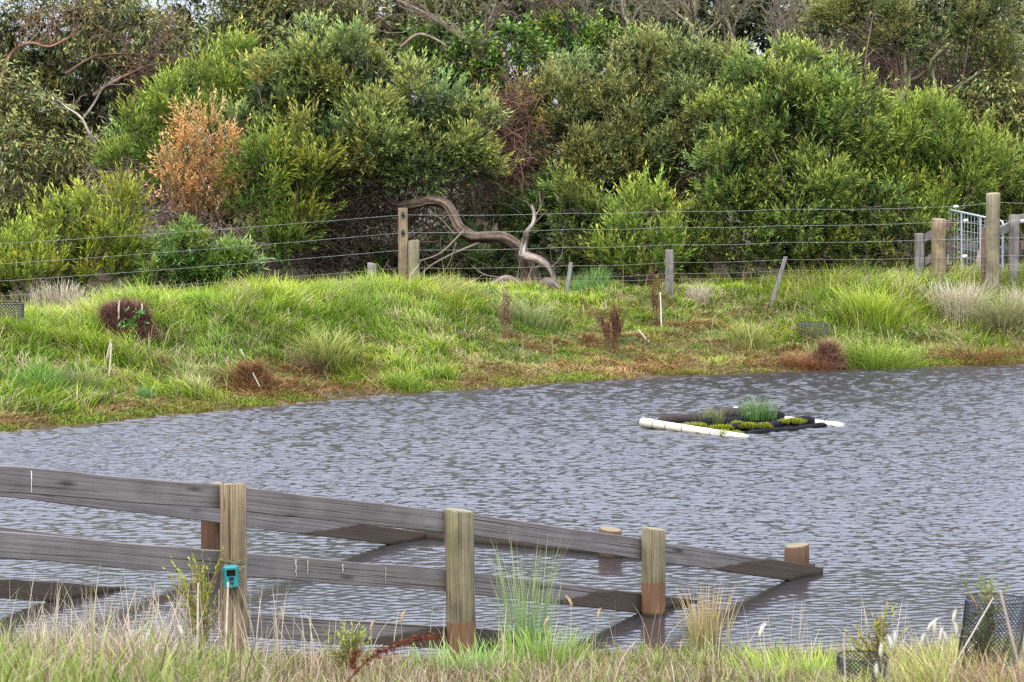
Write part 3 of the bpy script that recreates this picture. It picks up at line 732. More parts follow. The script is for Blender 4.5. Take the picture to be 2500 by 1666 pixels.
mf.build('root_flare', M['bark'], twA, smooth=True)
mf, _, _ = gnarled(pxline([(1245, 668), (1262, 655), (1285, 668)], [45.3, 45.1, 45.0]), [0.16, 0.12, 0.06], 6, 14, (0.11, 0.088, 0.07), 7)
mf.build('root_flare', M['bark'], twA, smooth=True)
md, dp, dr = gnarled(pxline([(1275, 650), (1262, 615), (1240, 598), (1210, 588), (1202, 582)], [45.1, 45.1, 45.1, 45.1, 45.2]), [0.05, 0.06, 0.075, 0.085, 0.09], 6, 12, (0.24, 0.19, 0.15), 3)
gn2, _, _ = gnarled(pxline([(1202, 588), (1205, 560), (1210, 535), (1225, 515), (1228, 495), (1222, 470)], [45.1, 45.1, 45.0, 45, 45, 45]), [0.07, 0.06, 0.055, 0.045, 0.04, 0.02], 6, 12, (0.27, 0.225, 0.18), 4)
md.build('dead_limb', M['bark'], twA, smooth=True); gn2.build('dead_limb', M['bark'], twA, smooth=True)['label'] = 'bleached grey dead limb standing upright'
tw = MB()
for pl, r0 in (([(1226, 500), (1238, 475), (1236, 440)], 0.022), ([(1228, 495), (1215, 470), (1205, 462)], 0.014), ([(1238, 475), (1252, 455)], 0.014), ([(1225, 515), (1245, 495), (1258, 480)], 0.012), ([(1215, 630), (1240, 607), (1268, 612), (1285, 590), (1292, 550)], 0.018),
               ([(1210, 642), (1165, 645), (1110, 632), (1085, 612)], 0.022), ([(1120, 635), (1100, 622)], 0.014), ([(1100, 560), (1040, 585), (990, 610), (960, 640)], 0.035), ([(1060, 530), (1010, 580), (970, 600), (930, 615)], 0.028),
               ([(1045, 540), (1015, 505), (985, 485)], 0.014), ([(1050, 560), (1020, 620), (960, 650)], 0.014), ([(1130, 548), (1115, 530)], 0.014)):
    q = catmull(pxline(pl, [45.6] * len(pl)) + rng.standard_normal((len(pl), 3)) * 0.02, 6)
    tubes(q, r0 * 0.65 * np.linspace(1.1, 0.35, len(q)), 6, (0.2, 0.155, 0.115), tw)
tw.build('dead_twigs', M['twig'], twA)['kind'] = 'stuff'
lp = curvy(np.repeat(tp[14][None], len(lbA), 0), np.array([c for c, r in lbA]), 8, 0.1)
bm_ = tubes(lp, np.linspace(0.055, 0.02, 8)[None] * np.ones((len(lbA), 1)), 6, (0.19, 0.15, 0.11))
NA = min(260, len(clA)); sel = rng.choice(len(clA), NA, replace=False); cs = np.array([c for c, r in lbA]); j = ((clA[sel, None, :3] - cs) ** 2).sum(-1).argmin(1)
p1 = curvy(lp[j, rng.integers(3, 8, NA)], clA[sel, :3], 6, 0.13); r1 = 0.012 * np.linspace(1.4, 0.5, 6)[None] * np.ones((NA, 1))
tubes(p1, r1, 4, (0.19, 0.14, 0.1), bm_); p2, r2 = sub_branches(p1, r1, 3, 0.5, 0.6, 1.0, 0.1, 5); tubes(p2, r2, 3, (0.2, 0.15, 0.11), bm_)
bm_.build('branches', M['twig'], twA)['kind'] = 'stuff'

def thicket(name, label, cells, Y, n, col, rad=0.008, ln=0.9, group=None, leaves=None, mat='twig', up=0.25):
    """tangle of bare twigs filling lobes"""
    lb = lobe_world(cells, Y); mb = MB(); vol = np.array([np.prod(r) for c, r in lb]); num = (n * vol / vol.sum()).astype(int) + 1
    allp = []
    for (c, r), k in zip(lb, num):
        d = rng.standard_normal((k, 3)); d = nrm(d) * (rng.random((k, 1)) ** 0.4)
        a = c + d * r; dr = nrm(rng.standard_normal((k, 3)) * np.array([1, 0.7, 0.8]) + np.array([0, 0, up]))
        b = a + dr * ln * (0.4 + 0.9 * rng.random((k, 1)))
        p = curvy(a, b, 7, 0.16); allp.append(p)
        tubes(p, rad * np.linspace(1.3, 0.5, 7)[None] * (0.6 + rng.random((k, 1))), 3, col, mb, jit=0.25)
        p2, r2 = sub_branches(p, rad * np.linspace(1.2, 0.5, 7)[None] * np.ones((k, 1)), 2, 0.5, 0.6, 1.1, 0.15, 5, 0.15)
        tubes(p2, r2, 3, col, mb, jit=0.25)
    cx = np.mean([c[0] for c, r in lb]); cy = np.mean([c[1] for c, r in lb]); rt = np.array([cx, cy, gz(cx, cy)])
    e = empty(name, rt, label, 'shrub', group)
    st = curvy(np.repeat(rt[None] - np.array([[0, 0, 0.1]]), 12, 0) + rng.standard_normal((12, 3)) * np.array([0.3, 0.2, 0]), np.concatenate(allp)[rng.choice(sum(num), 12, replace=False), 3], 8, 0.12)
    tubes(st, 0.028 * np.linspace(1.2, 0.4, 8)[None] * (0.5 + rng.random((12, 1))), 5, col).build('stems', M['bark'], e)
    mb.build('twigs', M[mat], e)['kind'] = 'stuff'
    if leaves:
        kd, frac, nl = leaves; l2 = MB(); pp = np.concatenate(allp); kk = KIND[kd]
        s = rng.choice(len(pp), nl); P = pp[s, -1]; D = nrm(pp[s, -1] - pp[s, -2] + np.array([0, 0, 0.15])); L = kk['L'] * (0.5 + 0.7 * rng.random(nl))
        c0 = np.array(kk['c0']) * (1 + 0.2 * rng.standard_normal((nl, 1))); c1 = np.array(kk['c1']) * np.ones((nl, 1))
        sprig_leaves(l2, P, D, L, kk['K'], kk['ll'], kk['lw'], kk['ang'], np.clip(c0, 0.01, 1), c1, kk['droop'], kk['cv'])
        l2.build('leaves', M['dry_leaf' if kd in ('dead', 'yleaf') else 'leaf'], e)['kind'] = 'stuff'
    return e

tree('young_wattle', 'bright feathery yellow-green wattle left of the big rounded wattle', 'tree', [(560, 180, 60, 60, 0.3), (480, 215, 85, 60), (400, 255, 75, 55), (345, 320, 75, 60, -0.2), (470, 290, 85, 60, -0.3), (420, 350, 80, 60), (320, 390, 55, 45)], 48.6, 'young', 70, 0.07, upb=0.6)
tree('golden_dead_shrub', 'dead shrub with golden orange leaves among the green wattles', 'shrub', [(470, 300, 48, 38), (430, 350, 55, 55, -0.1), (500, 340, 40, 65), (410, 410, 50, 48, -0.2), (480, 430, 60, 60), (395, 465, 30, 25), (470, 480, 35, 30)], 46.2, 'dead', 27, 0.04, (0.24, 0.14, 0.08), mat='dry_leaf', cls=0.36, upb=0.7, twig=26, rag=0.22, inner=2)
tree('wattle_shrub', 'leafy green wattle shrub hanging low beside the golden dead shrub', 'shrub', [(610, 390, 65, 50), (690, 395, 65, 45, -0.1), (600, 450, 55, 50, -0.2), (665, 440, 55, 45), (740, 370, 40, 30), (590, 500, 40, 25), (640, 560, 40, 28), (690, 510, 35, 25)], 46.2, 'young', 70, 0.05, tint=0.92)
tree('yellow_green_shrub', 'soft yellow-green shrub behind the wires, third of three at far left', 'shrub', [(250, 500, 70, 55), (180, 530, 75, 60), (270, 570, 60, 60, -0.2), (190, 610, 80, 50, -0.3), (130, 560, 60, 60), (120, 640, 60, 30, -0.4)], 42.6, 'yellow', 78, 0.04, upb=0.8, cls=0.36)
tree('yellow_green_shrub', 'low yellow-green shrub cut by the left edge of the view', 'shrub', [(40, 610, 60, 45), (-20, 640, 70, 50), (60, 650, 60, 30, -0.2)], 41.6, 'yellow', 78, 0.03, upb=0.8, cls=0.34, tint=0.95)
tree('willow_leaf_shrub', 'dark green shrub with long pointed leaves just behind the wires at left', 'shrub', [(350, 610, 60, 45), (430, 595, 70, 50), (510, 605, 55, 42), (400, 640, 90, 30, -0.2), (550, 620, 30, 30)], 42.6, 'willow', 85, 0.03, mat='gloss_leaf', cls=0.34, upb=0.7, tint=0.95)
# gum trees at the left
tree('gum_tree', 'drooping gum shrub with pale stems low at the left edge', 'tree', [(60, 420, 75, 60), (150, 400, 75, 55, 0.1), (230, 370, 65, 45, 0.2), (60, 490, 65, 45), (20, 370, 40, 60), (250, 420, 50, 40)], 49.5, 'gum', 62, 0.09, (0.28, 0.2, 0.16), cls=0.46, upb=0.1, twig=14)
tree('gum_tree', 'small gum with salmon red branches at the left edge', 'tree', [(40, 220, 60, 40), (90, 250, 45, 35), (20, 270, 40, 35), (60, 320, 60, 35)], 50.5, 'gum', 60, 0.07, REDB, cls=0.42, upb=0.3, twig=22)
lbG = [(120, 50, 120, 60), (250, 60, 110, 70), (350, 120, 110, 70, -0.3), (230, 150, 80, 40, -0.5), (380, 190, 90, 50, -0.2), (20, 40, 60, 50)]
tree('gum_tree', 'spreading gum canopy at the top left with long brown branches below', 'tree', lbG, 54.5, 'gum', 52, 0.13, BR, cls=0.5, upb=0.1, twig=22, root=(-40, 55.0), rag=0.16)
tree('gum_tree', 'dark dense gum filling the top left beside the sky gap', 'tree', [(420, 30, 60, 60), (430, 110, 85, 70), (520, 150, 90, 70), (330, 250, 90, 60), (230, 290, 90, 60)], 57.0, 'gumfar', 26, 0.12, BR, cls=0.6, upb=0.15, twig=14, tint=0.85)
tree('gum_tree', 'leafy gum above the big rounded wattle at the top', 'tree', [(560, 30, 75, 60), (640, 50, 80, 55), (760, 40, 80, 50), (700, -20, 120, 40), (600, 100, 70, 50)], 55.0, 'gum', 48, 0.11, BR, cls=0.5, upb=0.1, twig=20, rag=0.15)
# dense tree wall behind
tree('backdrop_tree', 'dark tree behind the golden dead shrub and grey forked branch', 'tree', [(150, 330, 120, 110), (330, 400, 120, 110), (30, 160, 110, 110), (180, 220, 100, 90), (200, 480, 170, 90), (20, 520, 100, 90), (-120, 300, 130, 130), (-140, 480, 130, 110)], 55.0, 'gumfar', 18, 0.12, cls=0.8, inner=150, twig=12, tint=0.9)
tree('backdrop_tree', 'dark tree behind the big rounded wattle', 'tree', [(620, 200, 140, 110), (820, 150, 140, 110), (980, 60, 120, 80), (560, 450, 160, 110), (780, 480, 160, 110), (960, 330, 130, 100)], 54.0, 'gumfar', 18, 0.12, cls=0.8, inner=150, twig=12, tint=0.8)
tree('backdrop_tree', 'dark tree behind the tangled bare branches at top centre', 'tree', [(1020, 50, 120, 90), (1230, 40, 130, 100), (1120, 250, 120, 100), (1180, 450, 140, 120), (1390, 50, 110, 90)], 56.0, 'gumfar', 18, 0.12, cls=0.8, inner=150, twig=12, tint=0.8)
tree('backdrop_tree', 'dark tree behind the leafless trunks right of centre', 'tree', [(1500, 90, 120, 110), (1680, 70, 130, 110), (1850, 90, 120, 110), (1600, 280, 160, 110), (1450, 420, 160, 120)], 58.0, 'gumfar', 18, 0.12, cls=0.8, inner=150, twig=12, tint=0.8)
tree('backdrop_tree', 'dark tree behind the umbrella-shaped wattle at right', 'tree', [(1980, 200, 130, 130), (2150, 220, 130, 120), (2300, 180, 110, 110), (2050, 420, 160, 120), (2280, 420, 140, 130), (2130, 60, 120, 80)], 57.0, 'gumfar', 18, 0.12, cls=0.8, inner=150, twig=12, tint=0.85)
tree('backdrop_tree', 'tall dark conifer-like tree at the top right corner', 'tree', [(2330, 30, 50, 60), (2380, 90, 60, 80), (2420, 220, 80, 120), (2480, 330, 120, 130), (2560, 180, 120, 130), (2620, 380, 130, 130), (2500, 450, 120, 110)], 60.0, 'gumfar', 18, 0.12, cls=0.5, twig=12, tint=0.8)
for lab, lbs, Yb in (('hazy tall tree far behind the gums at the top left', [(230, 60, 130, 120), (90, 200, 150, 130), (330, 200, 150, 130)], 63.0), ('hazy tall tree far behind the big rounded wattle', [(640, 10, 160, 120), (820, 60, 150, 130), (560, 160, 120, 110)], 63.0),
                     ('hazy tall tree far behind the bare branches at top centre', [(1000, 0, 140, 120), (1180, 20, 150, 130), (1330, 0, 130, 120)], 64.0), ('hazy tall tree far behind the mossy leafless trunk', [(1480, 10, 140, 130), (1660, 0, 150, 130), (1580, 150, 140, 120)], 64.0),
                     ('hazy tall tree far behind the leaning leafless tree', [(1820, 0, 150, 130), (1980, 40, 140, 130), (1880, 170, 150, 120)], 64.0), ('hazy tall tree far behind the umbrella-shaped wattle', [(2130, 20, 150, 130), (2270, 90, 110, 120), (2180, 220, 150, 120)], 64.0)):
    xm = np.mean([q[0] for q in lbs])
    lbs = lbs + [(xm - 90, 300, 140, 110), (xm + 90, 310, 140, 110), (xm, 420, 170, 110)]
    tree('backdrop_tree', lab, 'tree', lbs, Yb, 'gumfar', 12, 0.15, cls=0.9, twig=8, tint=0.8, back=0.1, inner=140)
# centre
tree('broadleaf_shrub', 'glossy broad-leaved dark green shrub between the two large wattles', 'tree', [(1000, 110, 55, 45), (1085, 140, 70, 55, -0.2), (1170, 130, 70, 50, -0.2), (1230, 165, 65, 50, -0.3), (1150, 195, 70, 45, -0.5), (1030, 175, 60, 50), (960, 150, 40, 35)], 51.5, 'broad', 62, 0.08, BR, mat='gloss_leaf', cls=0.42, upb=0.2)
tree('broadleaf_shrub', 'smaller glossy broad-leaved shrub under the bare branches at top centre', 'tree', [(1330, 130, 60, 40), (1400, 110, 60, 45), (1300, 90, 50, 40), (1470, 130, 50, 40)], 53.5, 'broad', 58, 0.07, BR, mat='gloss_leaf', cls=0.42, upb=0.2, tint=1.1)
thicket('dead_shrub', 'dead reddish-brown twiggy shrub with yellow leaves between the two large wattles', [(1170, 280, 60, 60), (1190, 340, 65, 60), (1160, 400, 70, 55), (1180, 250, 50, 40)], 48.6, 600, (0.15, 0.085, 0.058), 0.008, 0.7, leaves=('yleaf', 0.2, 70))
thicket('dead_shrub', 'tangled brown twigs under the big rounded wattle', [(760, 430, 120, 50), (900, 420, 110, 50), (720, 520, 90, 80), (830, 520, 110, 80), (960, 500, 90, 70), (1080, 430, 80, 60), (760, 600, 110, 50), (900, 600, 90, 45), (640, 560, 50, 50)], 47.6, 850, (0.105, 0.078, 0.052), 0.009, 0.95)
thicket('dead_shrub', 'pinkish-grey dry twigs behind the yellow-green shrub at left', [(290, 440, 55, 40), (230, 460, 60, 40), (370, 510, 60, 45), (560, 560, 60, 40)], 46.0, 240, (0.17, 0.12, 0.095), 0.007, 0.6)
tree('dark_understorey_shrub', 'dark narrow-leaved shrub behind the twisted trunk', 'shrub', [(1020, 600, 80, 60), (1120, 610, 80, 55), (1250, 560, 80, 70), (1330, 600, 70, 55), (1170, 500, 70, 50, 0.3), (1270, 490, 70, 60, 0.2), (880, 610, 60, 40)], 48.0, 'dark', 60, 0.04, cls=0.42, twig=12)
# right of centre
tree('olive_wattle', 'fine-leaved olive wattle right of the dead twiggy shrub', 'tree', [(1290, 240, 75, 60), (1380, 200, 85, 65), (1480, 165, 90, 60, 0.1), (1590, 165, 90, 60, 0.1), (1670, 190, 55, 60), (1330, 310, 95, 70, -0.3), (1450, 280, 100, 75, -0.4), (1560, 270, 100, 75, -0.3),
      (1290, 390, 75, 60, -0.4), (1390, 390, 95, 60, -0.6), (1500, 370, 95, 60, -0.4), (1300, 450, 70, 45, -0.4), (1410, 460, 80, 50, -0.5), (1640, 260, 60, 60)], 49.0, 'olive', 82, 0.1, BR, inner=130)
tree('round_wattle', 'big dense round-topped wattle at right with light green tips', 'tree', [(1740, 215, 85, 70), (1830, 200, 90, 65), (1920, 240, 80, 65), (1700, 300, 85, 75, -0.3), (1810, 290, 105, 85, -0.5), (1930, 310, 85, 75, -0.2), (1700, 390, 75, 60, -0.6), (1970, 360, 50, 60),
      (1790, 375, 60, 45, 0.0), (1880, 430, 90, 60, -0.7), (1960, 470, 90, 60, -0.6), (1840, 500, 95, 60, -0.8), (1700, 460, 60, 60, -0.6)], 47.2, 'wattle', 82, 0.1, BR, inner=100)
tree('bright_wattle', 'brighter green wattle between the round wattle and the gate', 'tree', [(2050, 310, 70, 60), (2130, 320, 80, 60), (2200, 350, 70, 60), (2080, 390, 85, 65, -0.3), (2180, 420, 85, 60, -0.4), (2060, 460, 75, 60, -0.5), (2150, 490, 80, 55, -0.6), (2250, 400, 60, 60)], 48.0, 'young', 74, 0.08, tint=0.86)
tree('bright_wattle', 'green wattle rising behind the wooden gate posts', 'tree', [(2290, 430, 60, 60), (2340, 400, 60, 70), (2300, 500, 70, 50), (2380, 480, 60, 80), (2240, 500, 60, 50), (2460, 440, 80, 90), (2540, 500, 80, 80)], 49.0, 'wattle', 70, 0.07)
tree('low_wattle_shrub', 'low dark green wattle shrub behind the wires left of the gate', 'shrub', [(1660, 560, 80, 60), (1760, 580, 90, 50), (1870, 580, 95, 50, -0.1), (1980, 570, 90, 55), (2070, 560, 80, 60), (1590, 540, 50, 60), (1720, 520, 60, 50, 0.2), (2010, 520, 80, 45, 0.2)], 46.9, 'wattle', 76, 0.04, tint=0.82, cls=0.38)
tree('upright_sprig_shrub', 'small light green shrub with upright shoots behind the grey fence post', 'shrub', [(1490, 500, 45, 45), (1450, 540, 40, 40), (1520, 550, 45, 45), (1480, 600, 55, 40), (1420, 590, 45, 40)], 46.2, 'young', 80, 0.03, upb=1.1, cls=0.34, tint=1.0)
tree('low_wattle_shrub', 'low dark shrub between the twisted trunk and grey fence post', 'shrub', [(1340, 540, 60, 60), (1400, 520, 50, 50), (1380, 610, 60, 40), (1310, 480, 40, 50), (1560, 610, 40, 40)], 47.0, 'wattle', 66, 0.03, tint=0.7, cls=0.38)
# umbrella wattle
umb, clN = tree('umbrella_wattle', 'umbrella-shaped wattle with a bare double trunk at the top right', 'tree', [(1930, 45, 75, 45), (2030, 60, 85, 50), (2120, 40, 90, 55), (2210, 60, 85, 55), (2100, 100, 90, 38, -0.3), (1990, 20, 90, 40), (2280, 110, 60, 60), (2310, 170, 40, 50), (2250, 20, 70, 50)], 51.6, 'olive', 72, 0.02, (0.2, 0.13, 0.09), upb=0.35, tint=1.05, root=(2060, 52.0), twig=30)
for pl, rr in (([(2030, 330), (2040, 270), (2065, 230), (2085, 180), (2080, 120)], [0.12, 0.1, 0.09, 0.075, 0.05]), ([(2115, 330), (2130, 270), (2145, 215), (2140, 150), (2180, 100)], [0.1, 0.085, 0.08, 0.07, 0.04]), ([(2080, 190), (2120, 170), (2160, 130)], [0.04, 0.03, 0.02]), ([(2135, 240), (2200, 200), (2260, 160)], [0.04, 0.035, 0.02])):
    g, _, _ = gnarled(pxline(pl, [51.2] * len(pl)), rr, 6, 10, (0.19, 0.165, 0.09), 12); g.build('stem', M['bark'], umb, smooth=True)
thicket('dead_shrub', 'grey and reddish dry twigs under the umbrella-shaped wattle', [(2000, 150, 90, 40), (2180, 170, 100, 45), (2250, 210, 70, 45), (1950, 230, 70, 60), (2080, 260, 80, 50)], 52.6, 700, (0.22, 0.15, 0.12), 0.009, 0.9)
tree('gum_tree', 'gum sapling with pinkish forked stem above the gate', 'tree', [(2200, 255, 60, 45), (2270, 240, 60, 45), (2330, 260, 50, 50), (2240, 310, 60, 40), (2310, 330, 50, 40)], 51.0, 'gum', 62, 0.04, (0.4, 0.25, 0.17), cls=0.4, upb=0.2, tint=1.1)
# leafless trees
def bare_tree(name, label, stems, Y, col, n1=10, n2=4, seed=0, lf=0.55, rf=0.5, n3=2, group=None, spread=0.85, up=0.3, cat='tree', base=None):
    P0 = pxline(stems[0][0], [Y] * len(stems[0][0])); col = tuple(np.array(col) * np.array((0.68, 0.66, 0.60)))
    b = base if base is not None else P0[0]
    e = empty(name, (b[0], b[1], gz(b[0], b[1])), label, cat, group)
    for si, (pl, rr) in enumerate(stems):
        tw = MB()
        ys = Y + np.cumsum(rng.standard_normal(len(pl)) * 0.12)
        g, P, r = gnarled(pxline(pl, ys), np.array(rr) * 0.75, 6, 9, col, seed + si)
        g.build('trunk' if si == 0 else 'limb', M['bark'], e, smooth=True)
        m_ = np.linspace(0, len(P) - 1, 9).astype(int); pp = P[m_][None]; r_ = r[m_][None]
        a, ra = sub_branches(pp, r_, n1, lf, rf, spread, up, 7, 0.14); tubes(a, ra, 5, col, tw)
        b_, rb = sub_branches(a, ra, n2, 0.55, 0.55, 0.9, 0.15, 6, 0.14); tubes(b_, np.maximum(rb, 0.005), 4, col, tw)
        if n3: c_, rc = sub_branches(b_, rb, n3, 0.5, 0.6, 0.9, 0.1, 5, 0.14); tubes(c_, np.maximum(rc, 0.0045), 3, col, tw)
        tw.build('branches', M['twig'], e)['kind'] = 'stuff'
    return e
bare_tree('dead_branch_tree', 'bleached grey forked dead branch standing against the dark gums at left', [([(220, 340), (205, 305), (185, 270), (150, 245), (120, 215)], [0.045, 0.04, 0.035, 0.022, 0.01]), ([(190, 275), (215, 240), (235, 205), (262, 185)], [0.035, 0.03, 0.022, 0.01]), ([(220, 325), (240, 300), (258, 280)], [0.025, 0.02, 0.01])], 48.8, (0.36, 0.32, 0.28), 5, 2, 21, 0.4, 0.35, 0)
bare_tree('red_branch_tree', 'gum with a curved reddish branch arching in from the left edge', [([(0, 215), (8, 160), (30, 118), (70, 100), (115, 108), (160, 85), (190, 60)], [0.055, 0.052, 0.05, 0.046, 0.042, 0.034, 0.02])], 52.5, (0.26, 0.15, 0.105), 13, 4, 31, 0.5, 0.4, 2)
bare_tree('leafless_tree', 'brown leafless branches sweeping across the upper left', [([(215, 220), (260, 190), (310, 165), (370, 140)], [0.07, 0.06, 0.045, 0.02]), ([(150, 170), (220, 130), (300, 125), (380, 130)], [0.05, 0.04, 0.03, 0.015]), ([(300, 280), (310, 220), (330, 170)], [0.08, 0.07, 0.04])], 52.8, (0.2, 0.125, 0.09), 12, 4, 41, 0.6, 0.45, 2)
bare_tree('leafless_tree', 'grey-brown leafless tree leaning over the glossy shrub at top centre', [([(1095, 170), (1085, 120), (1050, 80), (1000, 45), (930, 10), (880, -20)], [0.06, 0.055, 0.06, 0.055, 0.05, 0.04]), ([(1100, 150), (1110, 90), (1130, 40), (1150, -20)], [0.05, 0.045, 0.035, 0.03]), ([(920, 110), (960, 80), (1000, 90), (1060, 130)], [0.05, 0.04, 0.03, 0.02])], 50.8, (0.27, 0.21, 0.165), 13, 4, 51, 0.55, 0.42, 2)
bare_tree('leafless_tree', 'dark brown leafless tree at the top centre beside the glossy shrub', [([(1255, 140), (1265, 80), (1255, 30), (1270, -30)], [0.1, 0.09, 0.08, 0.07]), ([(1350, 120), (1320, 70), (1290, 20), (1240, -20)], [0.06, 0.05, 0.04, 0.03]), ([(900, 70), (860, 40), (780, 10), (700, -10)], [0.07, 0.06, 0.05, 0.04])], 53.5, (0.17, 0.12, 0.09), 13, 4, 61, 0.6, 0.42, 2)
bare_tree('leafless_tree', 'leafless tree with a thick mossy trunk above the olive wattle', [([(1605, 180), (1600, 110), (1590, 50), (1605, -20)], [0.13, 0.12, 0.12, 0.09]), ([(1590, 60), (1540, 20), (1500, -20)], [0.06, 0.05, 0.03]), ([(1600, 90), (1660, 40), (1690, -20)], [0.05, 0.04, 0.03])], 52.5, (0.22, 0.19, 0.125), 14, 4, 71, 0.6, 0.4, 2)
bare_tree('leafless_tree', 'leafless grey tree leaning right above the round-topped wattle', [([(1750, 200), (1775, 130), (1790, 60), (1780, -20)], [0.09, 0.085, 0.075, 0.06]), ([(1700, 190), (1690, 120), (1670, 50), (1640, -10)], [0.05, 0.05, 0.04, 0.03]), ([(1870, 210), (1860, 150), (1880, 80), (1840, 0)], [0.05, 0.045, 0.035, 0.03])], 53.5, (0.26, 0.215, 0.175), 15, 4, 81, 0.6, 0.42, 2)
bare_tree('leafless_tree', 'tangle of thin bare grey saplings left of the umbrella-shaped wattle', [([(1900, 220), (1920, 150), (1950, 100), (1960, 60)], [0.045, 0.04, 0.03, 0.02]), ([(1960, 230), (1950, 170), (1985, 120)], [0.04, 0.035, 0.02]), ([(1830, 200), (1840, 130), (1810, 50)], [0.045, 0.04, 0.02]), ([(2010, 240), (2000, 180), (2030, 130)], [0.04, 0.03, 0.02])], 53.0, (0.27, 0.22, 0.18), 11, 3, 91, 0.6, 0.45, 2)
bare_tree('leafless_tree', 'fine pale leafless tree right of top centre', [([(1440, 140), (1450, 80), (1430, 20), (1440, -20)], [0.07, 0.06, 0.05, 0.04]), ([(1400, 130), (1380, 70), (1340, 20)], [0.04, 0.035, 0.02]), ([(1510, 150), (1500, 80), (1530, 10)], [0.045, 0.04, 0.02])], 54.0, (0.28, 0.23, 0.18), 13, 4, 101, 0.6, 0.42, 2)
print('TRIS after trees', TRI[0])

# ------------------------------------------------------------------ wire fence on top of the far bank
NX = [-220, 0, 985, 1400, 1633, 1920, 2292, 2425, 2620]
NY = [37.2, 38.2, 43.0, 43.6, 44.0, 44.4, 45.0, 44.8, 44.6]
WIRES = [[612, 596, 525, 521, 516, 511, 506, 494, 494], [658, 645, 568.5, 560, 555, 551, 543, 538, 536], [697, 687, 611, 603.6, 598, 592, 585, 580, 576],
         [732, 723, 655, 649, 641, 634, 629, 624, 618], [750, 742, 679, 677, 668, 661, 652, 646, 640], [762, 755, 688, 686, 681, 675, 667, 660, 655]]
wf = empty('wire_fence', W(985, 690, 43.0), 'post and wire fence along the top of the far grassy bank', 'fence')
for k, wy_ in enumerate(WIRES):
    P = np.array([W(x, y, Y) for x, y, Y in zip(NX, wy_, NY)]); out = []
    for a, b in zip(P[:-1], P[1:]):
        t = np.linspace(0, 1, 9)[:-1, None]; seg = a * (1 - t) + b * t; seg[:, 2] -= 0.02 * np.sin(np.pi * t[:, 0]); out.append(seg)
    out = np.concatenate(out + [P[-1:]])
    tubes(out, np.full(len(out), 0.0029 if k < 4 else 0.0026), 5, (0.23, 0.225, 0.205) if k < 3 else (0.20, 0.165, 0.13), jit=0.02).build('wire', M['wire'], wf)
def sq_post(parent, x, Y, ytop, wpx, depth, mat, name='post', zb=None, lean=0.0, label=None):
    t = W(x, ytop, Y); b0 = gz(t[0], Y) - 0.2 if zb is None else zb
    w_ = wpx * Y / FPX; rings = []
    for f in (0, 0.5, 0.985, 1):
        z = (t[2] - b0) * f; s = 1 if f < 1 else 0.9; h = w_ / 2 * s; d = depth / 2 * s; c = 0.012
        sx = -lean * (t[2] - b0) * (1 - f)
        rings.append([(sx - h, -d + c, z), (sx - h + c, -d, z), (sx + h - c, -d, z), (sx + h, -d + c, z), (sx + h, d - c, z), (sx + h - c, d, z), (sx - h + c, d, z), (sx - h, d - c, z)])
    o = loft(rings).build(name, M[mat]); o.location = (float(t[0]), float(Y), float(b0)); o.parent = parent; o.matrix_parent_inverse = Matrix.Translation(-Vector(parent.location))
    if label: o['label'] = label
    return o, t
tall, tt = sq_post(wf, 983.5, 43.06, 508, 23, 0.1, 'brownpost', label='tall tan square post with two black insulators')
for y in (525, 568.5):
    q = W(984, y, 43.0); mb = MB()
    rr = [(0.0, 0.02), (0.022, 0.026), (0.03, 0.03), (0.05, 0.02), (0.06, 0.008)]
    for dz, s in ((0.05, 1), (-0.05, 1)): box(mb, q + np.array([0, -0.015, dz * 0.6]), (0.035, 0.02, 0.04), None, (0.008, 0.008, 0.009))
    box(mb, q + np.array([0, -0.018, 0]), (0.06, 0.03, 0.045), None, (0.008, 0.008, 0.009), 0.3)
    mb.build('insulator', M['plain'], tall)
def rpost(parent, x, Y, ytop, wpx, mat, label=None, zb=None, tilt=(0, 0)):
    t = W(x, ytop, Y); b0 = gz(t[0], Y) - 0.25 if zb is None else zb
    return round_post(parent, (t[0], Y), t[2], wpx * Y / FPX / 2, b0, mat, label=label, tilt=tilt, sides=18)
rpost(wf, 1010, 42.95, 587, 27, 'farpost', 'shorter thick greenish post beside the tall tan one')
rpost(wf, 908, 43.5, 643, 22, 'greypost', 'stub of a grey post nearly buried in grass')
sq_post(wf, 1634, 44.05, 610, 20, 0.1, 'greypost', label='grey square post standing alone')
sq_post(wf, 1394, 43.6, 641, 10, 0.05, 'greypost', name='batten', lean=0.14)
sq_post(wf, 1918, 44.4, 627, 10, 0.05, 'greypost', name='batten', lean=0.28)
for x, y, Y in ((2334, 504.5, 45.0), (2358, 538.5, 45.0), (2355, 625.5, 45.0), (2497, 539, 44.7)):
    q = W(x, y, Y); mb = MB(); a = np.array([[0.98, 0, 0.12], [0, 1, 0], [-0.12, 0, 0.98]])
    box(mb, q, (0.085, 0.05, 0.045), a, (0.72, 0.70, 0.66), 0.25)
    mb.build('insulator', M['plain'], wf)

# ------------------------------------------------------------------ gateway: two braced strainers and the mesh gate
gl = empty('strainer_assembly', (*W(2292, 680, 45.2)[:2], 1.2), 'braced pair of weathered posts left of the mesh gate', 'fence post')
sq_post(gl, 2245, 45.5, 570, 21.5, 0.16, 'greypost', label='pale grey square post')
rpost(gl, 2292, 45.15, 535, 36, 'brownpost', 'thick tan round post')
def brace(parent, a, b, h, mat='greypost', th=0.05):
    a = np.asarray(a); b = np.asarray(b); d = b - a; L = np.linalg.norm(d); d /= L
    s = nrm(np.cross(d, [0, 0, 1.0])); u_ = np.cross(s, d)
    o = box(MB(), (a + b) / 2, (L, th, h), np.array([d, s, u_]), bev=0.08).build('brace', M[mat], parent)
brace(gl, W(2254, 586, 45.55), W(2276, 572, 45.2), 0.145)
brace(gl, W(2254, 644, 45.55), W(2276, 630, 45.2), 0.145)
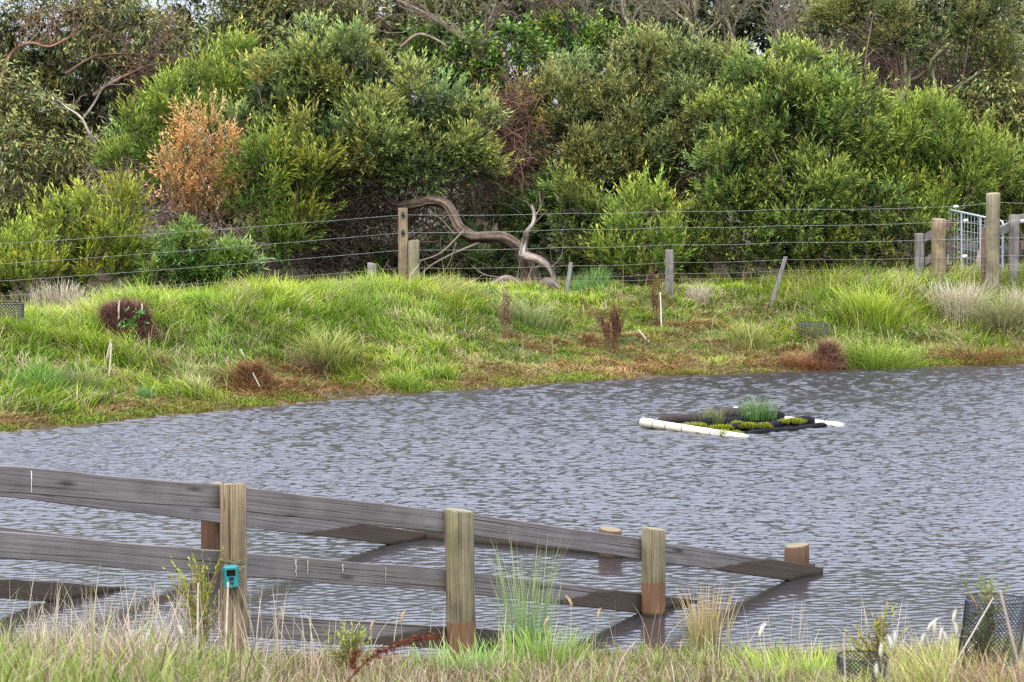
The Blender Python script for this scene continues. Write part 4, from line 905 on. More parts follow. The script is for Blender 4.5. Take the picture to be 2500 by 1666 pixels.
for y in (548, 604, 655): brace(gl, W(2306, y, 45.3), W(2318, y - 1, 45.75), 0.13, 'redpost', 0.08)
gr = empty('strainer_assembly', (*W(2425, 640, 44.85)[:2], 1.2), 'tall greenish gate post braced to a shorter post at the right edge', 'fence post')
rpost(gr, 2425, 44.85, 472, 34, 'farpost', 'tall thick greenish round post')
sq_post(gr, 2405, 45.0, 554, 15, 0.12, 'redpost', label='short reddish post half hidden by the tall one')
rpost(gr, 2476, 45.3, 525, 26, 'greypost', 'shorter grey post')
brace(gr, W(2440, 566, 45.1), W(2466, 552, 45.35), 0.16)
brace(gr, W(2488, 535, 45.5), W(2540, 530, 45.9), 0.16); brace(gr, W(2488, 600, 45.5), W(2540, 596, 45.9), 0.16, 'redpost')
g0 = W(2316, 512, 46.6); g1 = W(2449, 541, 45.4)
gate = empty('mesh_gate', (*g0[:2], 1.25), 'sagging galvanised metal gate with wire mesh between the wooden posts', 'gate')
GD = g1 - g0; GH = g0[2] - gz(g0[0], g0[1]) - 0.06
def gp(s, h): return g0 + GD * s - np.array([0, 0, GH * h])
SI = (0.5, 0.53, 0.58)
fr = np.array([gp(0, 1), gp(0, 0.03), gp(0.015, 0.005), gp(0.04, 0.0)] + [gp(s, 0) for s in (0.3, 0.6, 0.96)] + [gp(0.985, 0.005), gp(1, 0.03), gp(1, 1)])
tubes(fr, np.full(len(fr), 0.021), 8, SI, jit=0).build('frame', M['steel'], gate, smooth=True)
tubes(np.array([gp(0, 0.985), gp(1, 0.985)]), np.full(2, 0.02), 8, SI, jit=0).build('bottom_rail', M['steel'], gate, smooth=True)
for s in (0.24, 0.585): tubes(np.array([gp(s, 0.005), gp(s + 0.02, 0.98)]), np.full(2, 0.018), 8, SI, jit=0).build('stile', M['steel'], gate, smooth=True)
for s in np.arange(0.05, 0.99, 0.062): tubes(np.array([gp(s, 0.01), gp(s, 0.98)]), np.full(2, 0.0045), 5, (0.42, 0.44, 0.47), jit=0).build('mesh_wire', M['wire'], gate)
for h in np.arange(0.11, 0.95, 0.125): tubes(np.array([gp(0.0, h), gp(0.25, h + 0.02), gp(0.6, h), gp(1, h)]), np.full(4, 0.0045), 5, (0.42, 0.44, 0.47), jit=0).build('mesh_wire', M['wire'], gate)

# ------------------------------------------------------------------ floating planted raft
ra = np.array([1.61, 31.2]); ra2 = np.array([2.80, 30.05]); rb = np.array([2.92, 33.2]); rb2 = np.array([4.09, 31.3])
raft = empty('floating_raft', (2.85, 31.6, 0), 'floating planter raft of white pipes and black mossy tubes on the pond', 'raft')
CREAM = (0.50, 0.46, 0.34)
def pipe(a, b, za, zb, r, label):
    P = np.array([[*a, za], [*b, zb]]); d = (P[1] - P[0]); L = np.linalg.norm(d); d /= L
    f = np.array([0, 0.001, 0.09, 0.095, 0.97, 1.0]); rr = np.array([r * 0.98, r * 1.1, r * 1.1, r, r, r * 0.9])
    pts = P[0] + d * (f * L)[:, None]
    return tubes(pts, rr, 20, CREAM, caps=True, jit=0).build('pipe', M['plain'], raft, smooth=False), P[0], d, L
pa, p0, d0, L0 = pipe(ra, ra2, 0.062, -0.018, 0.056, 'front pipe')
for pl in pa.data.polygons: pl.use_smooth = True
for f in (0.125, 0.25, 0.41, 0.68):
    c = p0 + d0 * L0 * f
    tubes(np.array([c - d0 * 0.004, c + d0 * 0.004]), np.full(2, 0.0605), 20, (0.05, 0.05, 0.05), jit=0).build('cable_tie', M['plain'], raft)
pb, p0b, d0b, L0b = pipe(rb, rb2, -0.035, 0.0, 0.052, 'rear pipe')
for pl in pb.data.polygons: pl.use_smooth = True
q = WZ(1796, 1008, 0.0); th_ = np.linspace(0, np.pi / 2, 7); angs = np.arange(16) / 16 * 2 * np.pi
loft([np.stack([q[0] + 0.058 * math.cos(t) * np.cos(angs) + 0 * angs, q[1] + 0.058 * math.cos(t) * np.sin(angs), 0.02 + 0.062 * math.sin(t) + 0 * angs], -1) for t in np.linspace(-0.6, 1.5, 9)], col=(0.55, 0.54, 0.5)).build('end_cap', M['plain'], raft, smooth=True)
tubes_px = [((1612, 1036, 0.03), (1815, 1014, 0.03), 0.07, (0.045, 0.036, 0.028)), ((1700, 1046, 0.03), (1912, 1022, 0.03), 0.068, (0.010, 0.010, 0.011)), ((1745, 1058, 0.02), (1985, 1033, 0.02), 0.062, (0.008, 0.008, 0.009)), ((1800, 1063, -0.02), (2015, 1042, 0.0), 0.05, (0.006, 0.006, 0.007))]
for (x0, y0, z0), (x1, y1, z1), r, c in tubes_px:
    a = WZ(x0, y0, 0); b = WZ(x1, y1, 0); a[2] = z0; b[2] = z1
    t = np.linspace(0, 1, 22)[:, None]; P = a * (1 - t) + b * t; P[:, 2] += 0.012 * np.sin(t[:, 0] * 9 + r * 99); 
    rr = r * (0.9 + 0.25 * vnoise(t[:, 0] * 9 + x0, 3.0)); rr[0] *= 0.6; rr[-1] *= 0.6
    tubes(P, rr, 12, c, caps=True, jit=0).build('growing_tube', M['fabric'], raft, smooth=True)
def moss(x, y, wpx, z, hgt=0.06, col=(0.175, 0.19, 0.014), n=900):
    c = WZ(x, y, z); rx = wpx * c[1] / FPX / 2; mb = MB()
    for k in range(5):
        o_ = np.array([c[0] + rx * rng.uniform(-0.7, 0.7), c[1] + rng.uniform(-0.05, 0.05)]); rr = rx * rng.uniform(0.35, 0.6); ry = rng.uniform(0.05, 0.09)
        d = rng.random((n // 5, 2)) * 2 - 1; d = d[(d ** 2).sum(1) < 1]; m_ = len(d)
        fall = np.sqrt(np.clip(1 - (d ** 2).sum(1), 0, 1))
        P = np.stack([o_[0] + d[:, 0] * rr, o_[1] + d[:, 1] * ry, z + hgt * fall - 0.03], -1)
        v = (0.6 + 0.7 * rng.random((m_, 1)))
        blades(mb, P, 0.035 + 0.035 * rng.random(m_), rng.random(m_) * 6.28, 0.3 + 0.7 * rng.random(m_), 0.013, np.array(col) * 0.6 * v, np.array(col) * 1.7 * v, 2)
    mb.build('moss_pad', M['grass'], raft)['kind'] = 'stuff'
def blades(mb, P, H, az, lean, w, c0, c1, lev=3, droop=0.35, wexp=0.8):
    """n curved grass blades; lev = rings of points along each"""
    n = len(P); H = np.broadcast_to(H, (n,)); lean = np.broadcast_to(lean, (n,)); w = np.broadcast_to(w, (n,))
    hd = np.stack([np.cos(az), np.sin(az), 0 * az], -1); sa = az + 1.57 + rng.standard_normal(n) * 0.7
    sd = np.stack([np.cos(sa), np.sin(sa), 0 * sa], -1)
    V = []; C = []; ts = np.linspace(0, 1, lev)
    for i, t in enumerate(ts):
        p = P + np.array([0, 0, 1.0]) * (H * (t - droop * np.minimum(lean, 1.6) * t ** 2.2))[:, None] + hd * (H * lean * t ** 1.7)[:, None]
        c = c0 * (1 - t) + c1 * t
        if i < lev - 1:
            ww = (w * 0.5 * (1 - t) ** wexp)[:, None] * sd; V += [p - ww, p + ww]; C += [c, c]
        else: V.append(p); C.append(c)
    k = len(V); V = np.stack(V, 1).reshape(-1, 3); C = np.clip(np.stack(C, 1).reshape(-1, 3), 0.003, 0.9)
    b = np.arange(n)[:, None] * k
    Q = np.concatenate([b + np.array([[2*i, 2*i+1, 2*i+3, 2*i+2]]) for i in range(lev - 2)]) if lev > 2 else None
    T = b + np.array([[2*(lev-2), 2*(lev-2)+1, k - 1]])
    mb.add(V, Q, T, C)
for a in ((1762, 1046, 66, 0.055), (1690, 1041, 60, 0.045), (1800, 1037, 40, 0.065), (1848, 1040, 70, 0.065), (1934, 1030, 62, 0.06), (1760, 1058, 34, 0.02), (1795, 1061, 28, 0.0)): moss(*a, hgt=0.035)
def raft_tuft(x, y, wpx, ytop, n, c0, c1):
    c = WZ(x, y, 0.06); rx = wpx * c[1] / FPX / 2; h = (y - ytop) * c[1] / FPX
    P = np.stack([c[0] + rx * 0.6 * rng.standard_normal(n), c[1] + 0.06 * rng.standard_normal(n), np.full(n, 0.04)], -1)
    mb = MB(); az = np.arctan2(P[:, 1] - c[1] + 0.03 * rng.standard_normal(n), P[:, 0] - c[0]); 
    blades(mb, P, h * 1.15 * (0.35 + 0.75 * rng.random(n)), az, 0.12 + 0.55 * rng.random(n), 0.011, np.array(c0) * (0.8 + 0.4 * rng.random((n, 1))), np.array(c1) * (0.8 + 0.4 * rng.random((n, 1))), 3)
    mb.build('grass_tuft', M['grass'], raft)['kind'] = 'stuff'
raft_tuft(1848, 1021, 60, 962, 360, (0.07, 0.15, 0.03), (0.20, 0.29, 0.11)); raft_tuft(1742, 1030, 44, 985, 170, (0.07, 0.12, 0.03), (0.27, 0.24, 0.12))
for (x0, y0), (x1, y1) in (((1614, 1028), (1629, 998)), ((2006, 1040), (2021, 1010))):
    a = WZ(x0, y0, 0.02); b = W(x1, y1, a[1] + 0.05); tubes(np.array([a, (a + b) / 2 + np.array([0.006, 0, 0.004]), b]), np.array([0.006, 0.0055, 0.004]), 5, (0.02, 0.02, 0.02), jit=0).build('wire_stalk', M['plain'], raft)

# ------------------------------------------------------------------ grass of the far bank
GREEN0 = np.array((0.06, 0.13, 0.012)); GREEN1 = np.array((0.27, 0.40, 0.024)); LIME1 = np.array((0.44, 0.50, 0.042)); STRAW0 = np.array((0.25, 0.2, 0.09)); STRAW1 = np.array((0.58, 0.48, 0.28))
RUST0 = np.array((0.18, 0.10, 0.035)); RUST1 = np.array((0.46, 0.28, 0.10)); DEEP0 = np.array((0.045, 0.10, 0.010)); DEEP1 = np.array((0.19, 0.29, 0.03))
def tufts(N, yr):
    X = rng.uniform(-9.6, 11.0, N); w = rng.uniform(yr[0], yr[1], N); Y = shore_far(X) + w
    x, y = PX(np.stack([X, Y, ground(X, Y)], -1)); k = (x > -160) & (x < 2660)
    return X[k], w[k], Y[k], x[k], y[k]
X, w, Y, x, y = tufts(14500, (0.06, 8.2))
mid = sstep(1080, 1250, x) * (1 - sstep(1800, 2000, x)); rt_ = sstep(1850, 2050, x)
cr_ = w / (5.2 + 1.4 * mid)
n1 = fbm(X * 0.9 + 3, Y * 0.9 + 8); n2 = fbm(X * 2.4 + 13, Y * 2.4); n3 = vnoise(X * 5, Y * 5 + 77)
rust = np.clip(sstep(1.5, 0.5, w + (n1 - 0.5) * 4.2 + (n2 - 0.5) * 1.5) * 0.92 + 0.85 * mid * sstep(0.46, 0.58, n2) * (cr_ < 0.8) + 0.6 * sstep(0.54, 0.64, n2) * sstep(0.75, 0.45, cr_), 0, 1)
rust *= 1 - 0.8 * np.exp(-((x - 1000) / 60) ** 2) - 0.75 * np.exp(-((x - 2150) / 110) ** 2) * (w > 0.3)
isr = rng.random(len(X)) < rust
H = 0.10 + 0.17 * sstep(0.4, 0.95, cr_) + 0.12 * sstep(0.48, 0.66, n1) + 0.09 * sstep(0.5, 0.8, n3)
H = H * (1.15 - 0.6 * mid + 0.2 * rt_); H = np.where(cr_ > 1.15, H * 0.8, H)
H = np.where(isr, 0.10 + 0.07 * n3, H); H = np.where(w < 0.42, 0.06 + 0.05 * n3, H)
nb = 13; id_ = np.repeat(np.arange(len(X)), nb); n = len(id_)
dx = rng.standard_normal((n, 2)) * np.where(isr, 0.10, 0.075)[id_][:, None]
P = np.stack([X[id_] + dx[:, 0], Y[id_] + dx[:, 1], 0 * dx[:, 0]], -1); P[:, 2] = ground(P[:, 0], P[:, 1]) - 0.015
comb = 6.28 * fbm(X * 0.6 + 90, Y * 0.6) * 1.6
az = np.where(rng.random(n) < 0.45, np.arctan2(dx[:, 1] - 0.03, dx[:, 0]), comb[id_] + rng.standard_normal(n) * 0.6)
ln = np.where(isr[id_], 1.0 + 0.8 * rng.random(n), 0.2 + 1.1 * rng.random(n))
hh = H[id_] * (0.55 + 0.75 * rng.random(n))
lime = sstep(0.36, 0.54, n2)[:, None]; top = sstep(0.55, 1.0, cr_)[:, None]
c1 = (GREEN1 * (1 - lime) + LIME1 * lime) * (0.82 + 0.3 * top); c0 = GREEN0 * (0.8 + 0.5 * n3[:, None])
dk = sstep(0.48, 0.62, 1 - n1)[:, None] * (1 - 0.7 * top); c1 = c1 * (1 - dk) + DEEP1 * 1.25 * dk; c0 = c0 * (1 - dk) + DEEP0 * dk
isst = rng.random(len(X)) < (0.12 + 0.25 * sstep(0.8, 1.05, cr_) * sstep(0.5, 0.62, n2) + 0.12 * rt_)
c0 = np.where(isst[:, None], STRAW0, c0); c1 = np.where(isst[:, None], STRAW1, c1)
rm = (0.75 + 0.5 * n3)[:, None]; c0 = np.where(isr[:, None], RUST0 * rm, c0); ol = sstep(0.4, 0.6, fbm(X * 0.7 + 33, Y * 1.5))[:, None]; c1 = np.where(isr[:, None], (RUST1 * (1 - ol) + np.array((0.33, 0.31, 0.09)) * ol) * rm, c1)
ed = (w < 0.42)[:, None] & ~isr[:, None]; c0 = np.where(ed, np.array((0.12, 0.13, 0.02)), c0); c1 = np.where(ed, np.array((0.30, 0.32, 0.06)), c1)
cj = (0.7 + 0.6 * rng.random((n, 1))); yl = (rng.random((n, 1)) < 0.07)
cc0 = c0[id_] * cj; cc1 = np.where(yl, STRAW1, c1[id_] * cj)
nd = 900; Xd = rng.uniform(-9, 10.4, nd); wd_ = rng.uniform(1.0, 7.5, nd); Yd = shore_far(Xd) + wd_; kd_ = fbm(Xd * 1.2 + 21, Yd * 1.2) > 0.47; Xd, Yd = Xd[kd_], Yd[kd_]; nd = len(Xd)
Pd = np.stack([Xd, Yd, ground(Xd, Yd)], -1); vd = 0.6 + 0.6 * rng.random((nd, 1)); mbd = MB()
blades(mbd, Pd, 0.25 + 0.35 * rng.random(nd), rng.random(nd) * 6.28, 0.1 + 0.5 * rng.random(nd), 0.012, np.array((0.24, 0.17, 0.09)) * vd, np.array((0.48, 0.36, 0.20)) * vd, 4, 0.35, 0.4)
tag(mbd.build('dry_stems', M['straw']), 'thin dry stems scattered through the far bank grass', 'grass', kind='stuff')
NM = 5200; Xm = rng.uniform(-9.4, 10.6, NM); wm = np.abs(rng.standard_normal(NM)) * 0.28; Ym = shore_far(Xm) + wm + 0.02
mp_ = fbm(Xm * 1.1 + 70, Ym * 2.0); km = mp_ > 0.40; Xm, Ym, mp_ = Xm[km], Ym[km], mp_[km]; im = np.repeat(np.arange(len(Xm)), 7); nm_ = len(im)
Pm = np.stack([Xm[im] + 0.07 * rng.standard_normal(nm_), Ym[im] + 0.05 * rng.standard_normal(nm_), np.zeros(nm_)], -1); Pm[:, 2] = ground(Pm[:, 0], Pm[:, 1]) - 0.01
mbm = MB(); vm = 0.6 + 0.7 * rng.random((nm_, 1)); gm_ = sstep(0.45, 0.6, mp_)[im][:, None]
blades(mbm, Pm, 0.035 + 0.05 * rng.random(nm_), rng.random(nm_) * 6.28, 0.4 + 0.8 * rng.random(nm_), 0.02, np.array((0.10, 0.11, 0.015)) * vm, (np.array((0.30, 0.28, 0.05)) * (1 - gm_) + np.array((0.24, 0.36, 0.04)) * gm_) * vm, 2)
tag(mbm.build('shore_moss', M['grass']), 'low olive moss and weed along the far waterline', 'moss', kind='stuff')
for nm, sel, lab in (('bank_grass', ~isr[id_], 'long bright green grass covering the far bank'), ('rusty_ground_cover', isr[id_], 'low rusty brown matted plants along the far waterline')):
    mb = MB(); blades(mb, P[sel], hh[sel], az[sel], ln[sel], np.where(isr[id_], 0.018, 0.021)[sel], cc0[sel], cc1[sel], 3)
    tag(mb.build(nm, M['grass']), lab, 'grass' if nm == 'bank_grass' else 'ground cover', kind='stuff')

def tussock(name, label, x, ybase, wpx, hpx, n, c0, c1, Y=None, lean=0.45, cat='grass', group=None, wd=0.013, mat='grass', lev=3, var=0.2, dep=None, hv=0.5, droop=0.35):
    """one clump of long blades rooted at (x, ybase)"""
    if Y is None:
        Y = 36.0
        for _ in range(40):
            q = W(x, ybase, Y); g = gz(q[0], Y); Y += (q[2] - g) * 2.2
            Y = min(max(Y, 28), 50)
    q = W(x, ybase, Y); bz = gz(q[0], Y); s = Y / FPX; rx = wpx * s / 2; h = hpx * s
    d = rng.standard_normal((n, 2)) * np.array([rx * 0.38, (dep or rx * 0.38)])
    P = np.stack([q[0] + d[:, 0], Y + d[:, 1], 0 * d[:, 0]], -1); P[:, 2] = ground(P[:, 0], P[:, 1]) - 0.02
    az = np.arctan2(d[:, 1], d[:, 0]) + rng.standard_normal(n) * 0.6
    mb = MB(); cj = 1 + var * rng.standard_normal((n, 1))
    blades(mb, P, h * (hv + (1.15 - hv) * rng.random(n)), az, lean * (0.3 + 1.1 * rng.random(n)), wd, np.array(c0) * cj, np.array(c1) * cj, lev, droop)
    return tag(mb.build(name, M[mat], None, origin=(q[0], Y, bz)), label, cat, group)
SB0, SB1 = (0.26, 0.2, 0.12), (0.62, 0.53, 0.38)
tussock('dry_tussock', 'tall pale dry tussock on the bank crest below the mesh gate', 2340, 770, 140, 105, 620, SB0, SB1, lean=0.45)
tussock('dry_tussock', 'pale dry tussock cut by the right edge of the view', 2500, 775, 90, 95, 350, SB0, SB1, lean=0.5)
tussock('dry_tussock', 'small straw tussock beside the thin white upright stake', 1705, 745, 60, 62, 260, SB0, SB1, lean=0.6)
tussock('dry_tussock', 'wide flattened straw tussock on the crest left of the gate posts', 2050, 705, 170, 50, 520, (0.25, 0.18, 0.1), (0.6, 0.48, 0.3), lean=1.0)
tussock('dry_tussock', 'tall thin bleached grass stalks left of the gate posts', 2195, 690, 90, 110, 60, SB0, (0.66, 0.6, 0.46), lean=0.5, hv=0.6)
tussock('dry_tussock', 'straw grass at the foot of the tan gate post', 2310, 690, 120, 60, 260, SB0, (0.62, 0.47, 0.32), lean=0.5)
tussock('dry_tussock', 'dry fawn grass on the crest at the far left', 150, 735, 200, 62, 500, SB0, (0.56, 0.48, 0.32), lean=0.5, dep=0.4)
tussock('green_tussock', 'big arching flax-like grass tussock above the brown clump', 800, 880, 160, 100, 420, (0.08, 0.12, 0.02), (0.36, 0.37, 0.08), lean=0.95, wd=0.018)
tussock('green_tussock', 'lush green hummock of grass left of the tall tan post', 860, 735, 230, 68, 1000, GREEN0, (0.42, 0.5, 0.14), lean=0.6, dep=0.6)
tussock('green_tussock', 'rounded yellow-green tussock beside the dead dock stems at left', 1290, 790, 140, 85, 420, (0.09, 0.14, 0.03), (0.4, 0.42, 0.16), lean=0.8)
tussock('green_tussock', 'shaggy lime tussock above the water right of centre', 1830, 830, 150, 62, 420, (0.10, 0.13, 0.02), (0.40, 0.41, 0.10), lean=0.95)
tussock('green_tussock', 'bushy green tussock overhanging the water below the gate', 2150, 895, 230, 80, 800, (0.06, 0.12, 0.012), (0.30, 0.38, 0.05), lean=0.95)
tussock('green_tussock', 'bright grass mound between the overgrown mesh guard and the gate', 2130, 770, 260, 85, 900, GREEN0, LIME1, lean=0.7)
tussock('green_tussock', 'dark green tussock near the waterline at the left edge', 100, 960, 170, 75, 520, DEEP0, (0.16, 0.3, 0.05), lean=0.8)
tussock('green_tussock', 'thin rush-like tussock behind the two crossed stakes', 205, 950, 100, 85, 220, (0.1, 0.15, 0.04), (0.36, 0.36, 0.16), lean=0.7)
tussock('green_tussock', 'small vivid green tuft close to the water at left', 352, 972, 48, 34, 150, (0.04, 0.12, 0.03), (0.14, 0.32, 0.1), lean=0.5)
tussock('green_tussock', 'grass tuft in a brown patch between the stakes and the dark mound', 460, 935, 140, 62, 280, (0.1, 0.13, 0.03), (0.34, 0.34, 0.12), lean=0.9)
tussock('green_tussock', 'bright green tuft reaching the water left of centre', 990, 945, 130, 48, 360, (0.07, 0.13, 0.012), (0.30, 0.40, 0.05), lean=0.9)
tussock('green_tussock', 'tall dark green grass behind the leaning batten', 1440, 700, 120, 75, 420, (0.05, 0.13, 0.02), (0.2, 0.36, 0.09), Y=44.6, lean=0.35)
tussock('green_tussock', 'spiky green weeds at the foot of the tall tan post', 990, 690, 70, 62, 60, (0.06, 0.14, 0.02), (0.25, 0.4, 0.08), Y=42.6, lean=0.7, wd=0.022)
tussock('shaggy_bush', 'shaggy olive and brown bush at the right edge in front of the gate post', 2450, 740, 160, 125, 700, (0.10, 0.075, 0.04), (0.33, 0.34, 0.14), Y=43.2, lean=0.8, cat='shrub')
tussock('brown_clump', 'dark brown dry clump at the foot of the flax-like tussock', 755, 905, 110, 62, 520, (0.1, 0.06, 0.035), (0.26, 0.16, 0.1), lean=0.9)
tussock('brown_clump', 'dry brown tuft left of the dark mesh mound', 375, 885, 95, 40, 300, (0.15, 0.09, 0.04), (0.38, 0.25, 0.13), lean=1.0)
tussock('brown_clump', 'rusty clump overhanging the water right of the raft', 1960, 895, 120, 45, 480, (0.13, 0.055, 0.025), (0.34, 0.16, 0.065), lean=1.0)
tussock('brown_clump', 'rusty mat of dead plants on the shore below the right edge', 2390, 875, 240, 42, 900, (0.14, 0.065, 0.025), (0.37, 0.2, 0.08), lean=1.2)

def mound(name, label, x, ybase, wpx, hpx, col, n, topw=0.55, blade=0.07):
    q = None; Y = 36.0
    for _ in range(40):
        q = W(x, ybase, Y); Y = min(max(Y + (q[2] - gz(q[0], Y)) * 2.2, 28), 50)
    q = W(x, ybase, Y); bz = gz(q[0], Y); s = Y / FPX; rx = wpx * s / 2; h = hpx * s
    a = np.arange(22) / 22 * 2 * np.pi; rings = []
    for f, z in ((1.1, -0.08), (0.95, 0.08), (0.76, 0.4), (topw + 0.02, 0.72), (topw - 0.08, 0.86), (topw * 0.5, 0.9)):
        rj = 1 + 0.4 * (vnoise(np.cos(a) * 2 + x, np.sin(a) * 2 + z * 2) - 0.5)
        rings.append(np.stack([q[0] + rx * f * rj * np.cos(a), Y + rx * 0.8 * f * rj * np.sin(a), bz + h * z + 0 * a], -1))
    mb = loft(rings, None, np.array(col) * 0.55)
    f = rng.random(n) ** 0.8; aa = rng.random(n) * 6.28; zz = f
    rr = np.interp(zz, [0, 0.4, 0.75, 0.93, 1], [1.2, 0.84, topw + 0.06, topw - 0.04, topw * 0.5]); rr *= np.where(zz > 0.92, rng.random(n) ** 0.5, 1)
    P = np.stack([q[0] + rx * rr * np.cos(aa), Y + rx * 0.8 * rr * np.sin(aa), bz + h * zz - 0.01], -1)
    blades(mb, P, blade * (0.35 + 1.3 * rng.random(n) ** 2), aa + 1.4 * rng.standard_normal(n), 0.2 + 1.5 * rng.random(n), 0.013, np.array(col) * (0.5 + 0.5 * rng.random((n, 1))), np.array(col) * (0.9 + 0.9 * rng.random((n, 1))), 3)
    return tag(mb.build(name, M['straw'], None, origin=(q[0], Y, bz)), label, 'plant'), q, Y
mn, mq, mY = mound('dead_creeper_mound', 'purplish-brown mound of dead creeper over a tree guard at left', 305, 835, 140, 92, (0.17, 0.085, 0.065), 4200, 0.68, 0.13)
iv = MB(); qv = W(325, 788, mY - 0.45)
sprig_leaves(iv, qv + rng.standard_normal((26, 3)) * np.array([0.06, 0.03, 0.10]), nrm(rng.standard_normal((26, 3)) + np.array([0, -1, 0.3])), np.full(26, 0.08), 5, 0.05, 0.04, 1.0, np.tile((0.04, 0.14, 0.02), (26, 1)), np.tile((0.12, 0.3, 0.04), (26, 1)))
tag(iv.build('ivy_sprig', M['gloss_leaf']), 'small bright green sprig growing on the purplish-brown mound', 'plant')
mound('dark_mesh_mound', 'rusty collapsed tree guard mound close to the water at left', 615, 942, 92, 44, (0.21, 0.115, 0.05), 1100, 0.45, 0.2)
mound('dead_clump_mound', 'grey and rust dead clump at the waterline right of the raft', 2020, 892, 76, 46, (0.22, 0.12, 0.08), 1100, 0.4, 0.2)

tussock('brown_clump', 'ragged rusty grass spilling around the collapsed mound at left', 600, 948, 150, 36, 420, (0.14, 0.07, 0.03), (0.44, 0.26, 0.09), lean=1.2, wd=0.017)
tussock('brown_clump', 'orange-brown tuft on top of the collapsed mound at left', 605, 915, 80, 34, 160, (0.14, 0.07, 0.03), (0.42, 0.24, 0.08), lean=0.9, wd=0.016)
tussock('green_tussock', 'grass fringe growing around the foot of the purplish-brown mound', 300, 862, 190, 34, 360, (0.10, 0.13, 0.03), (0.40, 0.40, 0.13), lean=0.9, wd=0.018)
tussock('brown_clump', 'splayed reddish dead stems around the grey and rust clump', 2000, 898, 130, 38, 380, (0.15, 0.065, 0.03), (0.38, 0.19, 0.08), lean=1.2, wd=0.016)
def dock(name, label, x, ybase, hpx, nst, spread, Y=None, col=(0.12, 0.052, 0.034), wd=0.8):
    if Y is None:
        Y = 36.0
        for _ in range(40):
            q = W(x, ybase, Y); Y = min(max(Y + (q[2] - gz(q[0], Y)) * 2.2, 28), 50)
    q = W(x, ybase, Y); b = np.array([q[0], Y, gz(q[0], Y)]); h = hpx * Y / FPX
    e = empty(name, b, label, 'plant')
    tip = b + np.stack([rng.standard_normal(nst) * spread, rng.standard_normal(nst) * spread * 0.6, h * (0.6 + 0.45 * rng.random(nst))], -1)
    p = curvy(np.repeat(b[None], nst, 0) + rng.standard_normal((nst, 3)) * np.array([0.04, 0.04, 0]), tip, 7, 0.05)
    r_ = 0.007 * wd * np.linspace(1, 0.5, 7)[None] * np.ones((nst, 1)); mb = tubes(p, r_, 4, col)
    p2, r2 = sub_branches(p, r_, 5, 0.35, 0.7, 0.5, 0.6, 5, 0.06); tubes(p2, r2, 3, col, mb)
    mb.build('stalks', M['twig'], e)['kind'] = 'stuff'
    l2 = MB(); pp = np.concatenate([p[:, 3:].reshape(-1, 3), p2.reshape(-1, 3)]); 
    D = nrm(rng.standard_normal((len(pp), 3)) * 0.3 + np.array([0, 0, 1.0])); m_ = len(pp)
    sprig_leaves(l2, pp, D, np.full(m_, 0.09), 7, 0.028 * wd, 0.02 * wd, 1.0, np.array(col) * (0.7 + 0.6 * rng.random((m_, 1))), np.array(col) * 1.7 * np.ones((m_, 1)), stem=None)
    l2.build('seed_heads', M['straw'], e)['kind'] = 'stuff'
dock('dock_plant', 'reddish-brown dead dock plant in the middle of the far bank', 1495, 858, 92, 16, 0.13)
dock('dock_plant', 'tall thin dead dock beside the white upright stake', 1600, 800, 125, 5, 0.07)
dock('dock_plant', 'faded dead dock stems left of the rounded tussock', 1235, 825, 90, 6, 0.08, col=(0.15, 0.085, 0.055))

def stake(label, top, bot, Y=None, r=0.011, col=(0.46, 0.40, 0.31), name='stake', on_ground=True):
    if Y is None:
        Y = 36.0
        for _ in range(40):
            q = W(bot[0], bot[1], Y); Y = min(max(Y + (q[2] - gz(q[0], Y)) * 2.2, 28), 50)
    b = W(bot[0], bot[1], Y); t = W(top[0], top[1], Y)
    b2 = b + (b - t) * 0.12
    mid_ = (t + b) / 2 + rng.standard_normal(3) * 0.004
    o = tubes(np.array([b2, b, mid_, t]), np.array([r, r, r, r * 0.9]), 7, col, caps=True, jit=0.05).build(name, M['stake'], None, origin=b)
    return tag(o, label, 'stake')
stake('left one of two thin pale stakes crossed on the bank', (271, 828), (253, 905), r=0.012); stake('right one of two thin pale stakes crossed on the bank', (272, 838), (266, 920), r=0.012)
stake('short pale stake leaning over the rusty collapsed mound', (587, 853), (606, 888), r=0.015); stake('white stick lying against the front of the rusty collapsed mound', (617, 910), (632, 940), Y=33.4, r=0.008)
stake('thin white upright stake standing in the middle of the far bank', (1612, 713), (1615, 805), r=0.011, col=(0.56, 0.53, 0.47)); stake('short white stake leaning left of the thin upright one', (1558, 805), (1582, 833), r=0.011, col=(0.56, 0.53, 0.47))
stake('pale stake poking out of the purplish-brown mound, left one', (292, 734), (290, 775), Y=mY - 0.25, r=0.013); stake('short pale stake poking out of the purplish-brown mound, right one', (347, 741), (347, 765), Y=mY - 0.2, r=0.011)
stake('small pale stake in long grass above the flax-like tussock', (704, 752), (705, 780), r=0.012)

